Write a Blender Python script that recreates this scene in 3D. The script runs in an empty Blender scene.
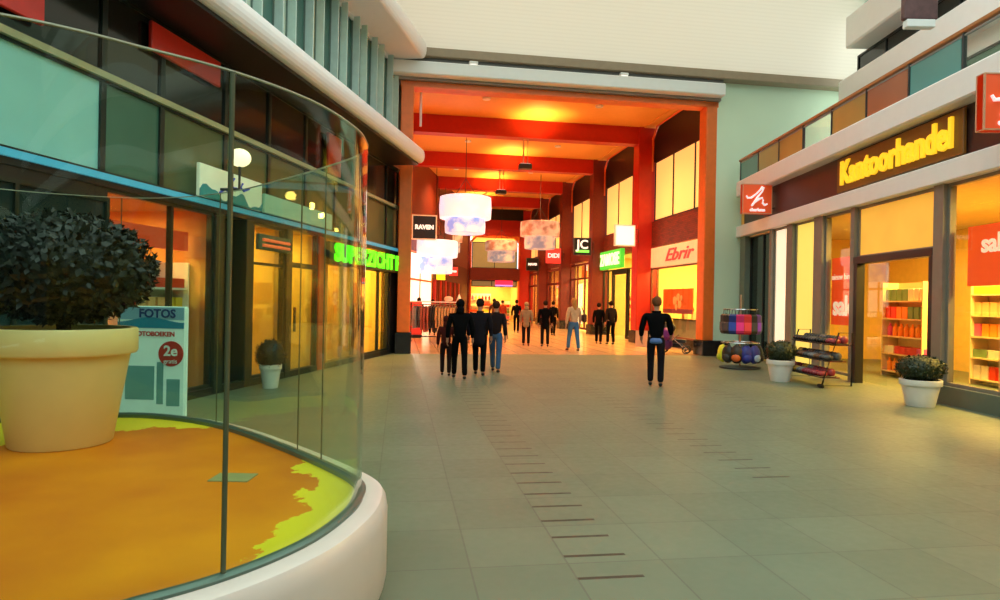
import bpy, math, random
from mathutils import Matrix, Vector, noise
random.seed(7)
R = math.radians
C = bpy.context.scene.collection
SC = bpy.context.scene
TMP = bpy.data.scenes.new('scratch')
PI = math.pi

# ------------------------------------------------------------------ frames
def T(x, y, z=0): return Matrix.Translation((x, y, z))
def RZ(a): return Matrix.Rotation(R(a), 4, 'Z')
W = Matrix.Identity(4)
TH = 8.75
A = RZ(TH)                                   # the arcade: local Y runs down the arcade
Lf = T(-6.37, 0) @ RZ(-math.degrees(math.atan(.167))) @ T(0, .42)
LF = Lf @ RZ(90)                             # left facade: local x runs away from us, front = -y
RF = T(7.6, 0) @ RZ(-90)                     # right facade: local x = towards us, front = -y
AR = A @ T(10.1, 0) @ RZ(-90)                # arcade right wall

# ------------------------------------------------------------------ materials
MATS = {}
def nodes_of(m):
    m.use_nodes = True
    return m.node_tree.nodes, m.node_tree.links
def mat(name, col, rough=.5, metal=0, emit=None, es=0, var=.12, scale=6, spec=.5, coat=0):
    if name in MATS: return MATS[name]
    m = bpy.data.materials.new(name); N, L = nodes_of(m)
    b = N['Principled BSDF']
    b.inputs['Roughness'].default_value = rough; b.inputs['Metallic'].default_value = metal
    b.inputs['Specular IOR Level'].default_value = spec
    b.inputs['Coat Weight'].default_value = coat
    tc = N.new('ShaderNodeTexCoord'); nz = N.new('ShaderNodeTexNoise'); nz.inputs['Scale'].default_value = scale
    L.new(tc.outputs['Object'], nz.inputs['Vector'])
    mx = N.new('ShaderNodeMix'); mx.data_type = 'RGBA'
    mx.inputs['A'].default_value = (*[c*(1-var) for c in col], 1)
    mx.inputs['B'].default_value = (*[min(1, c*(1+var)) for c in col], 1)
    L.new(nz.outputs['Fac'], mx.inputs['Factor']); L.new(mx.outputs['Result'], b.inputs['Base Color'])
    if emit:
        b.inputs['Emission Color'].default_value = (*emit, 1); b.inputs['Emission Strength'].default_value = es
    MATS[name] = m
    return m
def glass(name, tint=(.86, .95, .9), rough=.0, ior=1.5):
    if name in MATS: return MATS[name]
    m = bpy.data.materials.new(name); N, L = nodes_of(m); N.clear()
    o = N.new('ShaderNodeOutputMaterial'); t = N.new('ShaderNodeBsdfTransparent'); g = N.new('ShaderNodeBsdfGlossy')
    lw = N.new('ShaderNodeLayerWeight'); lw.inputs['Blend'].default_value = .5
    pw = N.new('ShaderNodeMath'); pw.operation = 'POWER'; pw.inputs[1].default_value = 4.5; L.new(lw.outputs['Facing'], pw.inputs[0])
    f = N.new('ShaderNodeMath'); f.operation = 'MULTIPLY_ADD'; f.inputs[1].default_value = .9; f.inputs[2].default_value = (ior-1)*.055; L.new(pw.outputs[0], f.inputs[0])
    mx = N.new('ShaderNodeMixShader')
    t.inputs['Color'].default_value = (*tint, 1); g.inputs['Roughness'].default_value = rough
    g.inputs['Color'].default_value = (.9, 1, .95, 1)
    L.new(f.outputs[0], mx.inputs[0]); L.new(t.outputs[0], mx.inputs[1]); L.new(g.outputs[0], mx.inputs[2])
    L.new(mx.outputs[0], o.inputs[0])
    MATS[name] = m
    return m
G_KIOSK = glass('kiosk_glass', (.89, .97, .91), 0, 1.3)
G_SHOP = glass('shop_glass', (.95, .97, .93), 0, 1.35)
WHITE = mat('white_metal', (.88, .87, .85), .4, var=.03)
CREAM = mat('canopy_cream', (.84, .81, .74), .6, scale=2)
ORANGE = mat('orange_paint', (.85, .17, .02), .45)
CEIL = mat('orange_ceiling', (.9, .44, .09), .5, var=.05)
RED = mat('red_paint', (.5, .015, .004), .4)
DRED = mat('dark_red_wood', (.16, .014, .006), .5, scale=12, var=.4)
BLACK = mat('black', (.008, .008, .009), .4)
DARK = mat('dark_metal', (.03, .033, .035), .35)
GREY = mat('grey_metal', (.30, .29, .27), .4, .3)
BRICK = None
STONE = mat('black_granite', (.012, .012, .014), .25)
YEL = mat('yellow_plaster', (.9, .68, .26), .6)
LITYEL = mat('lit_yellow_blind', (.8, .6, .25), .6, emit=(1, .56, .14), es=.85, var=.1, scale=1.2)
LITWHITE = mat('lit_white_panel', (.8, .76, .7), .5, emit=(1, .9, .8), es=.9)
REDSIGN = mat('red_sign', (.75, .03, .02), .4, emit=(1, .05, .03), es=.9)
CHROME = mat('chrome', (.6, .6, .6), .2, 1)
POTW = mat('white_pot', (.8, .78, .74), .4)
SOIL = mat('soil', (.04, .025, .015), .9)
SKIN = mat('skin', (.45, .23, .14), .6, spec=.2)
WOOD = mat('handrail_wood', (.45, .16, .04), .4, scale=15)

def floor_material():
    m = bpy.data.materials.new('stone_paving'); N, L = nodes_of(m); b = N['Principled BSDF']
    tc = N.new('ShaderNodeTexCoord'); sep = N.new('ShaderNodeSeparateXYZ'); L.new(tc.outputs['Object'], sep.inputs[0])
    def M(op, a, b_=None, c=None):
        n = N.new('ShaderNodeMath'); n.operation = op
        for i, v in enumerate((a, b_, c)):
            if v is None: continue
            if isinstance(v, (int, float)): n.inputs[i].default_value = v
            else: L.new(v, n.inputs[i])
        return n.outputs[0]
    X, Y = sep.outputs[0], sep.outputs[1]
    def joint(v, pitch, off, w):
        f = M('FRACT', M('DIVIDE', M('ADD', v, off), pitch))
        return M('LESS_THAN', f, w/pitch)
    jx = joint(X, .6, .16, .012); jy = joint(Y, .66, .1, .012)
    j = M('MAXIMUM', jx, jy)
    slot = None
    for cx, w, y0, y1 in ((1.25, .2, 3, 13.5), (3.47, .19, 5.6, 13.5), (5.8, .19, 9, 13)):
        inx = M('LESS_THAN', M('ABSOLUTE', M('SUBTRACT', X, cx)), w)
        iny = M('MULTIPLY', M('GREATER_THAN', Y, y0), M('LESS_THAN', Y, y1))
        s = M('MULTIPLY', M('MULTIPLY', inx, iny), joint(Y, .33, 0, .035))
        slot = s if slot is None else M('MAXIMUM', slot, s)
    # per-tile tone
    cx = N.new('ShaderNodeCombineXYZ')
    L.new(M('FLOOR', M('DIVIDE', M('ADD', X, .16), .6)), cx.inputs[0]); L.new(M('FLOOR', M('DIVIDE', M('ADD', Y, .1), .66)), cx.inputs[1])
    wn = N.new('ShaderNodeTexWhiteNoise'); wn.noise_dimensions = '2D'; L.new(cx.outputs[0], wn.inputs['Vector'])
    nz = N.new('ShaderNodeTexNoise'); nz.inputs['Scale'].default_value = 1.3; nz.inputs['Detail'].default_value = 6; L.new(tc.outputs['Object'], nz.inputs['Vector'])
    nz2 = N.new('ShaderNodeTexNoise'); nz2.inputs['Scale'].default_value = 14; nz2.inputs['Detail'].default_value = 4; L.new(tc.outputs['Object'], nz2.inputs['Vector'])
    r = N.new('ShaderNodeMix'); r.data_type = 'RGBA'
    r.inputs['A'].default_value = (.095, .118, .072, 1); r.inputs["B"].default_value = (.205, .24, .155, 1)
    fac = M('MULTIPLY_ADD', wn.outputs['Value'], .22, M('ADD', M('MULTIPLY', nz.outputs['Fac'], .45), M('MULTIPLY', nz2.outputs['Fac'], .25)))
    L.new(fac, r.inputs['Factor'])
    r2 = N.new('ShaderNodeMix'); r2.data_type = 'RGBA'; r2.inputs['B'].default_value = (.09, .085, .06, 1)
    L.new(M('MULTIPLY', j, .6), r2.inputs['Factor']); L.new(r.outputs['Result'], r2.inputs['A'])
    r3 = N.new('ShaderNodeMix'); r3.data_type = 'RGBA'; r3.inputs['B'].default_value = (.05, .035, .02, 1)
    L.new(slot, r3.inputs['Factor']); L.new(r2.outputs['Result'], r3.inputs['A'])
    L.new(r3.outputs['Result'], b.inputs['Base Color'])
    L.new(M('MULTIPLY_ADD', nz2.outputs['Fac'], .25, .3), b.inputs['Roughness'])
    return m
def tile_material(name, c1, c2, pitch, rough):
    m = bpy.data.materials.new(name); N, L = nodes_of(m); b = N['Principled BSDF']
    tc = N.new('ShaderNodeTexCoord'); br = N.new('ShaderNodeTexBrick'); L.new(tc.outputs['Object'], br.inputs['Vector'])
    br.offset = 0; br.inputs['Scale'].default_value = 1; br.inputs['Brick Width'].default_value = pitch; br.inputs['Row Height'].default_value = pitch
    br.inputs['Mortar Size'].default_value = .01
    br.inputs['Color1'].default_value = (*c1, 1); br.inputs['Color2'].default_value = (*c2, 1); br.inputs['Mortar'].default_value = (*[c*.5 for c in c1], 1)
    L.new(br.outputs['Color'], b.inputs['Base Color']); b.inputs['Roughness'].default_value = rough
    return m
def brick_material():
    m = bpy.data.materials.new('dark_brick'); N, L = nodes_of(m); b = N['Principled BSDF']
    tc = N.new('ShaderNodeTexCoord'); mp = N.new('ShaderNodeMapping'); mp.inputs['Rotation'].default_value = (R(90), 0, 0)
    br = N.new('ShaderNodeTexBrick'); L.new(tc.outputs['Object'], mp.inputs['Vector']); L.new(mp.outputs['Vector'], br.inputs['Vector'])
    br.inputs['Scale'].default_value = 1; br.inputs['Brick Width'].default_value = .22; br.inputs['Row Height'].default_value = .07; br.inputs['Mortar Size'].default_value = .006
    br.inputs['Color1'].default_value = (.22, .02, .008, 1); br.inputs['Color2'].default_value = (.11, .012, .006, 1); br.inputs['Mortar'].default_value = (.05, .01, .006, 1)
    L.new(br.outputs['Color'], b.inputs['Base Color']); b.inputs['Roughness'].default_value = .6
    return m
def ribbed(name, col, pitch, axis=1, depth=.35):
    """slatted cladding: fine grooves along one axis"""
    m = bpy.data.materials.new(name); N, L = nodes_of(m); b = N['Principled BSDF']
    tc = N.new('ShaderNodeTexCoord'); wv = N.new('ShaderNodeTexWave'); wv.bands_direction = 'XYZ'[axis]
    wv.inputs['Scale'].default_value = .314/pitch; L.new(tc.outputs['Object'], wv.inputs['Vector'])
    mx = N.new('ShaderNodeMix'); mx.data_type = 'RGBA'; mx.inputs['A'].default_value = (*[c*(1-depth) for c in col], 1); mx.inputs['B'].default_value = (*col, 1)
    rp = N.new('ShaderNodeMath'); rp.operation = 'POWER'; rp.inputs[1].default_value = .35
    L.new(wv.outputs['Fac'], rp.inputs[0]); L.new(rp.outputs[0], mx.inputs['Factor']); L.new(mx.outputs['Result'], b.inputs['Base Color'])
    bp = N.new('ShaderNodeBump'); bp.inputs['Strength'].default_value = .3; L.new(wv.outputs['Fac'], bp.inputs['Height']); L.new(bp.outputs[0], b.inputs['Normal'])
    b.inputs['Roughness'].default_value = .5
    return m
BRICK = brick_material()

def kiosk_floor_material():
    m = bpy.data.materials.new('orange_yellow_floor'); N, L = nodes_of(m); b = N['Principled BSDF']
    tc = N.new('ShaderNodeTexCoord'); sep = N.new('ShaderNodeSeparateXYZ'); L.new(tc.outputs['Object'], sep.inputs[0])
    def M(op, a, b_=None, c=None):
        n = N.new('ShaderNodeMath'); n.operation = op
        for i, v in enumerate((a, b_, c)):
            if v is None: continue
            if isinstance(v, (int, float)): n.inputs[i].default_value = v
            else: L.new(v, n.inputs[i])
        return n.outputs[0]
    nz = N.new('ShaderNodeTexNoise'); nz.inputs['Scale'].default_value = 2.6; nz.inputs['Detail'].default_value = 8; nz.inputs['Roughness'].default_value = .62; L.new(tc.outputs['Object'], nz.inputs['Vector'])
    # distance from the middle of the orange area
    dx = M('SUBTRACT', sep.outputs[0], -2.6); dy = M('SUBTRACT', sep.outputs[1], 2.9)
    d = M('SQRT', M('ADD', M('MULTIPLY', M('MULTIPLY', dx, dx), .32), M('MULTIPLY', M('MULTIPLY', dy, dy), .118)))
    e = M('ADD', d, M('MULTIPLY', nz.outputs['Fac'], .35))
    edge = M('GREATER_THAN', e, 1.07)
    n2 = N.new('ShaderNodeTexNoise'); n2.inputs['Scale'].default_value = .9; n2.inputs['Detail'].default_value = 5; L.new(tc.outputs['Object'], n2.inputs['Vector'])
    o = N.new('ShaderNodeMix'); o.data_type = 'RGBA'; o.inputs['A'].default_value = (.56, .10, .001, 1); o.inputs['B'].default_value = (.88, .27, .002, 1)
    cr = N.new('ShaderNodeMapRange'); cr.inputs['From Min'].default_value = .3; cr.inputs['From Max'].default_value = .7
    L.new(n2.outputs['Fac'], cr.inputs['Value']); L.new(cr.outputs[0], o.inputs['Factor'])
    y = N.new('ShaderNodeMix'); y.data_type = 'RGBA'; y.inputs['B'].default_value = (.88, .66, .02, 1)
    L.new(edge, y.inputs['Factor']); L.new(o.outputs['Result'], y.inputs['A']); L.new(y.outputs['Result'], b.inputs['Base Color'])
    b.inputs['Roughness'].default_value = .5; b.inputs['Specular IOR Level'].default_value = .15
    return m

# ------------------------------------------------------------------ mesh builder
class MB:
    def __init__(s): s.v = []; s.f = []; s.sm = []
    def add(s, v, f, smooth=False, M=None):
        n = len(s.v)
        s.v += [tuple(M @ Vector(p)) if M else tuple(p) for p in v]
        s.f += [tuple(i+n for i in q) for q in f]; s.sm += [smooth]*len(f)
        return s
    def box(s, x0, x1, y0, y1, z0, z1, c=0, M=None):
        if x0 > x1: x0, x1 = x1, x0
        if c <= 0:
            v = [(x, y, z) for x in (x0, x1) for y in (y0, y1) for z in (z0, z1)]
            f = [(0, 1, 3, 2), (4, 6, 7, 5), (0, 4, 5, 1), (2, 3, 7, 6), (0, 2, 6, 4), (1, 5, 7, 3)]
            return s.add(v, f, False, M)
        # chamfered box: 24 vertices
        v = []; idx = {}
        for sx in (0, 1):
            for sy in (0, 1):
                for sz in (0, 1):
                    X = (x0, x1)[sx]; Y = (y0, y1)[sy]; Z = (z0, z1)[sz]
                    dx = c if sx == 0 else -c; dy = c if sy == 0 else -c; dz = c if sz == 0 else -c
                    for a, p in (('x', (X, Y+dy, Z+dz)), ('y', (X+dx, Y, Z+dz)), ('z', (X+dx, Y+dy, Z))):
                        idx[(sx, sy, sz, a)] = len(v); v.append(p)
        g = lambda *k: idx[k]
        f = []
        for k in (0, 1):
            f.append(tuple(g(k, a, b, 'x') for a, b in ((0, 0), (0, 1), (1, 1), (1, 0))))
            f.append(tuple(g(a, k, b, 'y') for a, b in ((0, 0), (0, 1), (1, 1), (1, 0))))
            f.append(tuple(g(a, b, k, 'z') for a, b in ((0, 0), (0, 1), (1, 1), (1, 0))))
        for a in (0, 1):
            for b in (0, 1):
                f.append((g(0, a, b, 'y'), g(1, a, b, 'y'), g(1, a, b, 'z'), g(0, a, b, 'z')))
                f.append((g(a, 0, b, 'x'), g(a, 1, b, 'x'), g(a, 1, b, 'z'), g(a, 0, b, 'z')))
                f.append((g(a, b, 0, 'x'), g(a, b, 1, 'x'), g(a, b, 1, 'y'), g(a, b, 0, 'y')))
                for d in (0, 1): pass
        for sx in (0, 1):
            for sy in (0, 1):
                for sz in (0, 1): f.append((g(sx, sy, sz, 'x'), g(sx, sy, sz, 'y'), g(sx, sy, sz, 'z')))
        return s.add(v, f, False, M)
    def tube(s, pts, r, n=8, M=None, closed=False, cap=True):
        pts = [Vector(p) for p in pts]; v = []; f = []; m = len(pts)
        for i, p in enumerate(pts):
            a = pts[(i-1) % m] if (i or closed) else p; b = pts[(i+1) % m] if (i < m-1 or closed) else p
            d = (b-a).normalized(); u = d.orthogonal() if abs(d.z) > .99 else Vector((-d.y, d.x, 0)).normalized()
            u.normalize(); w = d.cross(u); rr = r[i] if isinstance(r, (list, tuple)) else r
            v += [p+(u*math.cos(2*PI*k/n)+w*math.sin(2*PI*k/n))*rr for k in range(n)]
        for i in range(m if closed else m-1):
            for k in range(n):
                f.append((i*n+k, i*n+(k+1) % n, ((i+1) % m)*n+(k+1) % n, ((i+1) % m)*n+k))
        if cap and not closed: f += [tuple(range(n))[::-1], tuple((m-1)*n+k for k in range(n))]
        return s.add(v, f, True, M)
    def lathe(s, prof, n=32, M=None, smooth=True):
        v = []; f = []; m = len(prof)
        for r_, z in prof: v += [(max(r_, 1e-4)*math.cos(2*PI*k/n), max(r_, 1e-4)*math.sin(2*PI*k/n), z) for k in range(n)]
        for i in range(m-1):
            for k in range(n): f.append((i*n+k, i*n+(k+1) % n, (i+1)*n+(k+1) % n, (i+1)*n+k))
        f += [tuple(range(n))[::-1], tuple((m-1)*n+k for k in range(n))]
        return s.add(v, f, smooth, M)
    def prism(s, poly, a0, a1, axis='y', M=None):
        """poly in the two other axes (x,z for axis y; y,z for axis x; x,y for axis z)"""
        n = len(poly); P = {'y': lambda p, a: (p[0], a, p[1]), 'x': lambda p, a: (a, p[0], p[1]), 'z': lambda p, a: (p[0], p[1], a)}[axis]
        v = [P(p, a0) for p in poly]+[P(p, a1) for p in poly]
        f = [tuple(range(n)), tuple(range(2*n-1, n-1, -1))]+[(i, n+i, n+(i+1) % n, (i+1) % n) for i in range(n)]
        return s.add(v, f, False, M)
    def ball(s, c, r, n=16, m=10, disp=0, seed=0, sq=(1, 1, 1), M=None):
        v = []; f = []
        for i in range(m+1):
            a = PI*i/m
            for k in range(n):
                b = 2*PI*k/n; d = Vector((math.sin(a)*math.cos(b), math.sin(a)*math.sin(b), math.cos(a)))
                rr = r*(1+disp*noise.noise(d*5+Vector((seed, 0, 0)))) if disp else r
                v.append((c[0]+d.x*rr*sq[0], c[1]+d.y*rr*sq[1], c[2]+d.z*rr*sq[2]))
        for i in range(m):
            for k in range(n): f.append((i*n+k, (i+1)*n+k, (i+1)*n+(k+1) % n, i*n+(k+1) % n))
        return s.add(v, f, True, M)
    def text(s, txt, size, M=None, ext=.01, align='CENTER', bold=0, shear=0):
        cu = bpy.data.curves.new('t', 'FONT'); cu.body = txt; cu.size = size; cu.extrude = ext; cu.align_x = align; cu.align_y = 'CENTER'
        cu.offset = bold; cu.resolution_u = 3; cu.shear = shear
        o = bpy.data.objects.new('t', cu); TMP.collection.objects.link(o); TMP.view_layers[0].update(); dg = TMP.view_layers[0].depsgraph
        me = bpy.data.meshes.new_from_object(o.evaluated_get(dg))
        X = Matrix.Rotation(R(90), 4, 'X'); X = (M @ X) if M else X
        s.add([v.co for v in me.vertices], [tuple(p.vertices) for p in me.polygons], False, X)
        bpy.data.objects.remove(o); bpy.data.curves.remove(cu); bpy.data.meshes.remove(me)
        return s
    def build(s, name, m, parent=None, F=None):
        me = bpy.data.meshes.new(name); me.from_pydata(s.v, [], s.f)
        me.polygons.foreach_set('use_smooth', s.sm); me.update()
        import bmesh
        b = bmesh.new(); b.from_mesh(me); bmesh.ops.recalc_face_normals(b, faces=b.faces); b.to_mesh(me); b.free()
        if any(s.sm): me.set_sharp_from_angle(angle=R(38))
        me.materials.append(m)
        o = bpy.data.objects.new(name, me); C.objects.link(o)
        if parent: o.parent = parent
        if F is not None: o.matrix_world = F
        return o

def tag(o, label, cat, group=None, kind=None):
    o['label'] = label; o['category'] = cat
    if group: o['group'] = group
    if kind: o['kind'] = kind
    return o
def thing(name, label, cat, F=W, loc=(0, 0, 0), rz=0, group=None):
    o = bpy.data.objects.new(name, None); C.objects.link(o); o.empty_display_size = .2
    o.matrix_world = F @ T(*loc) @ RZ(rz)
    return tag(o, label, cat, group)
def struct(name, mb, m, F=W):
    o = mb.build(name, m, None, F); o['kind'] = 'structure'; return o
CNT = {}
def num(k): CNT[k] = CNT.get(k, 0)+1; return '%s_%d' % (k, CNT[k])
def trim(mb, m, F=W): return struct(num('trim'), mb, m, F)
def B(*a, **k): return MB().box(*a, **k)
def dup(root, M, label=None, mats=None):
    r = root.copy(); C.objects.link(r); r.matrix_world = M
    if label: r['label'] = label
    if mats and r.type == 'MESH': pass
    for ch in list(root.children):
        c = ch.copy(); C.objects.link(c); c.parent = r
        for g in ch.children:
            d = g.copy(); C.objects.link(d); d.parent = c
    return r
def window(F, u0, u1, z0, z1, y=0, muls=(), fr=DARK, gl=G_SHOP, w=.06, rails=(), d=.08, backpane=None):
    m = MB()
    m.box(u0, u1, y, y+d, z0, z0+w).box(u0, u1, y, y+d, z1-w, z1).box(u0, u0+w, y, y+d, z0+w, z1-w).box(u1-w, u1, y, y+d, z0+w, z1-w)
    for u in muls: m.box(u-w/2, u+w/2, y, y+d, z0+w, z1-w)
    for z in rails: m.box(u0+w, u1-w, y+.01, y+d-.01, z-w/2, z+w/2)
    o = m.build(num('window'), fr, None, F); o['kind'] = 'structure'
    xs = [u0+w]+[q for u in muls for q in (u-w/2, u+w/2)]+[u1-w]
    for i in range(0, len(xs), 2):
        MB().box(xs[i], xs[i+1], y+d*.4, y+d*.4+.012, z0+w, z1-w).build('pane', backpane or gl, o)
    return o
def lamp(kind, F, loc, energy, col, size=.3, spot=80, up=False, blend=.6, rot=None):
    l = bpy.data.lights.new('lamp', kind); l.energy = energy; l.color = col
    if kind == 'AREA': l.shape = 'DISK'; l.size = size
    if kind == 'SPOT': l.spot_size = R(spot); l.spot_blend = blend; l.shadow_soft_size = size
    if kind == 'POINT': l.shadow_soft_size = size
    o = bpy.data.objects.new('lamp', l); C.objects.link(o)
    Mr = Matrix.Rotation(PI if up else 0, 4, 'X') if rot is None else rot
    o.matrix_world = F @ T(*loc) @ Mr
    return o
WARM = (1, .52, .18); YEW = (1, .62, .16)
# ------------------------------------------------------------------ camera
cam = bpy.data.cameras.new('camera'); co = bpy.data.objects.new('camera', cam); C.objects.link(co); SC.camera = co
cam.sensor_width = 36; cam.lens = 23.4; cam.clip_end = 300
co.matrix_world = T(0, 0, 1.6) @ Matrix.Rotation(R(90), 4, 'X') @ Matrix.Rotation(R(1.1), 4, 'Z')
cam.shift_y = .001

# ------------------------------------------------------------------ world
w = bpy.data.worlds.new('sky'); SC.world = w; w.use_nodes = True; N, L = w.node_tree.nodes, w.node_tree.links
tc = N.new('ShaderNodeTexCoord'); nz = N.new('ShaderNodeTexNoise'); nz.inputs['Scale'].default_value = 1.6; nz.inputs['Detail'].default_value = 6
mx = N.new('ShaderNodeMix'); mx.data_type = 'RGBA'; mx.inputs['A'].default_value = (.50, .78, .74, 1); mx.inputs['B'].default_value = (1, .98, .9, 1)
L.new(tc.outputs['Generated'], nz.inputs['Vector']); L.new(nz.outputs['Fac'], mx.inputs['Factor']); L.new(mx.outputs['Result'], N['Background'].inputs['Color'])
N['Background'].inputs['Strength'].default_value = 2.45

# ------------------------------------------------------------------ ground and arcade shell
struct('floor', B(-20, 20, -18, 19.3, -.1, 0), floor_material(), A)
struct('floor', B(-4, 14, 19.3, 56, -.1, 0), tile_material('warm_floor_tiles', (.62, .38, .2), (.52, .32, .17), .6, .22), A)
struct('ceiling', B(-1.2, 10.4, 19.6, 51, 8.8, 8.95), CEIL, A)
YB = [25.6, 31.9, 38.2, 44.5]
for y in YB: trim(B(-.3, 9.75, y-.25, y+.25, 8.1, 8.8), RED, A)
struct('wall_left', B(-1.2, -.3, 19.9, 32.0, 0, 8.8), ORANGE, A)
# portal
trim(B(-.08, .30, 19.3, 19.8, .62, 8.0, c=.02), ORANGE, A)
trim(B(-.14, .34, 19.2, 19.8, 0, .62, c=.02), STONE, A)
trim(B(9.46, 9.82, 19.3, 19.8, .48, 8.0, c=.02), ORANGE, A)
trim(B(9.38, 10.25, 19.12, 19.8, 0, .48, c=.02), STONE, A)
trim(B(-.1, 9.85, 19.3, 19.8, 7.86, 8.02), ORANGE, A)
trim(B(-.5, 9.86, 19.15, 19.8, 8.02, 8.1), GREY, A)
trim(B(-.6, 9.86, 18.85, 19.8, 8.1, 8.48, c=.03), WHITE, A)
trim(B(-.6, 9.9, 19.1, 19.8, 8.48, 8.66), mat('dark_grey_gutter', (.12, .11, .1), .5), A)
trim(B(-.8, 15, 18.95, 19.8, 8.66, 8.92, c=.02), mat('tan_moulding', (.36, .27, .18), .5), A)
for x in (2.0, 6.6):
    t = thing('light_fitting', 'small white lamp under the cornice, %s' % ('nearer its left end' if x < 3 else 'nearer its right end'), 'lamp', A, (x, 18.98, 8.52), group='lamps under the cornice')
    B(-.13, .13, -.08, .08, .0, .08, c=.015).build('housing', WHITE, t)
    B(-.1, .1, -.06, .06, -.015, .0).build('lens', LITWHITE, t)
# canopy of white slats rising towards us; unseen flat end added for floor shade
can = MB().prism([(19.1, 8.92), (17.9, 10.9), (13.5, 11.2), (13.5, 11.26), (17.88, 10.96), (19.1, 8.98)], -4.5, 15.5, 'x')
cm = ribbed('canopy_slats', (.9, .88, .82), .09, 2, .12)
Nn, Ln = cm.node_tree.nodes, cm.node_tree.links
tr = Nn.new('ShaderNodeBsdfTranslucent'); tr.inputs['Color'].default_value = (.90, .82, .75, 1); ms = Nn.new('ShaderNodeMixShader'); ms.inputs[0].default_value = .6
Ln.new(Nn['Principled BSDF'].outputs[0], ms.inputs[1]); Ln.new(tr.outputs[0], ms.inputs[2]); Ln.new(ms.outputs[0], Nn['Material Output'].inputs[0])
struct('ceiling', can, cm, A)
struct('wall_back', B(9.82, 16, 19.35, 19.7, 0, 8.9), mat('pale_green_render', (.70, .86, .64), .7, scale=.8, var=.06), A)
# right side of the arcade ---------------------------------------------------
for y in YB:
    trim(B(9.5, 10.35, y-.32, y+.32, .5, 8.8, c=.02), RED if y == 25.6 else DRED, A)
    trim(B(9.44, 10.38, y-.38, y+.38, 0, .5, c=.02), STONE, A)
nb = 5
for k in range(nb):
    y0 = 19.8+6.3*k if k == 0 else 19.3+6.3*k+.32; y1 = 25.28+6.3*k
    u0, u1 = -y1, -y0                       # facade frame AR: u = -Y
    struct('wall_right', B(u0, u1, 0, .3, 3.9, 4.93), BRICK, AR)
    trim(MB().prism([(u0, 7.38), (u1, 7.38), (u1, 8.3), (u1-.45, 8.75), (u0+.45, 8.75), (u0, 8.3)], .05, .3), BLACK, AR)
    # orange rim of the chamfered opening
    rim = MB(); P = [(u0, 7.0), (u0, 8.3), (u0+.45, 8.75), (u1-.45, 8.75), (u1, 8.3), (u1, 7.0)]
    for a, b in zip(P, P[1:]):
        rim.tube([(a[0], -.02, a[1]), (b[0], -.02, b[1])], .045, 4)
    trim(rim, ORANGE, AR)
    uw = (u1-u0)
    ms = [u0+uw*.345, u0+uw*.68]
    window(AR, u0+.1, u1, 4.93, 7.38, .05, ms, BLACK, w=.07, backpane=LITYEL)
    # shop room behind
    struct('wall_right', B(u0, u1, 3.2, 3.3, 0, 3.9), YEL, AR)
    struct('ceiling', B(u0, u1, .3, 3.3, 3.88, 3.93), mat('shop_white', (.8, .72, .55), .6), AR)
    struct('wall_right', B(u0-.32, u0, .3, 3.3, 0, 3.9), YEL, AR)
    lamp('AREA', AR, ((u0+u1)/2, 1.6, 3.8), (650, 450, 420, 240, 240)[k], (YEW, YEW, (1, .7, .3), (1, .35, .12), WARM)[k], 1.6)
struct('ceiling', B(9.7, 10.45, 19.8, 51, 8.76, 8.8), CEIL, A)

# bay 1: the shoe shop with red script
u0, u1 = -25.28, -19.85
t = thing('shop_fascia', 'pale fascia board with red script lettering over the first shop window inside the arcade', 'shop sign', AR, ((u0+u1)/2, 0, 3.45))
B(-2.62, 2.65, -.06, .1, -.4, .4, c=.02).build('board', mat('fascia_pale', (.85, .62, .4), .5, emit=(1, .6, .3), es=.35), t)
m = MB(); m.text('Ebrir', .66, T(.0, -.08, .0) @ Matrix.Diagonal((1.75, 1, 1, 1)), .015, bold=.006, shear=.4); m.build('lettering', REDSIGN, t)
window(AR, u0, u1, .35, 3.05, .0, [u0+.6], mat('frame_brown', (.2, .05, .02), .4), w=.06)
struct('wall_right', B(u0, u1, 0, .12, 0, .35), STONE, AR)
t = thing('poster', 'orange and red picture poster hanging inside the first arcade shop window', 'poster', AR, (-23.7, .45, 1.25))
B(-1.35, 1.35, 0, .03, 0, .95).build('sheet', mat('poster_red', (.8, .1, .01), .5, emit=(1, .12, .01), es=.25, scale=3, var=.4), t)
m = MB()
for (x, z, s) in ((-.2, .5, .17), (.1, .62, .15), (.25, .35, .16), (-.05, .25, .13), (.4, .6, .1)): m.ball((x, -.015, z), s, 10, 6, .3, x*9, (1, .08, 1))
m.build('printed_flowers', mat('poster_cream', (.95, .6, .3), .5), t)
B(-1.35, 1.35, -.012, 0, 0, .17).build('printed_strip', mat('poster_purple', (.3, .05, .12), .5), t)
t = thing('display_counter', 'grey-green counter behind the first arcade shop window, below the poster', 'counter', AR, (-23.2, .75, 0))
B(-1.6, 1.9, 0, .5, .1, 1.0, c=.02).build('body', mat('counter_grey', (.25, .3, .24), .5), t)
B(-1.65, 1.95, -.04, .54, 1.0, 1.04).build('top', DARK, t)
def bag_thing(F, loc, col, label, s=1):
    t = thing('handbag', label, 'bag', F, loc, random.uniform(-25, 25), group=None)
    MB().prism([(-.17*s, 0), (.17*s, 0), (.13*s, .24*s), (-.13*s, .24*s)], -.06*s, .06*s).build('body', mat('bag'+str(col), col, .5), t)
    MB().tube([(.09*s*math.cos(a), 0, .23*s+.13*s*math.sin(a)) for a in [PI*i/8 for i in range(9)]], .009*s, 5).build('handle', BLACK, t)
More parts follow.
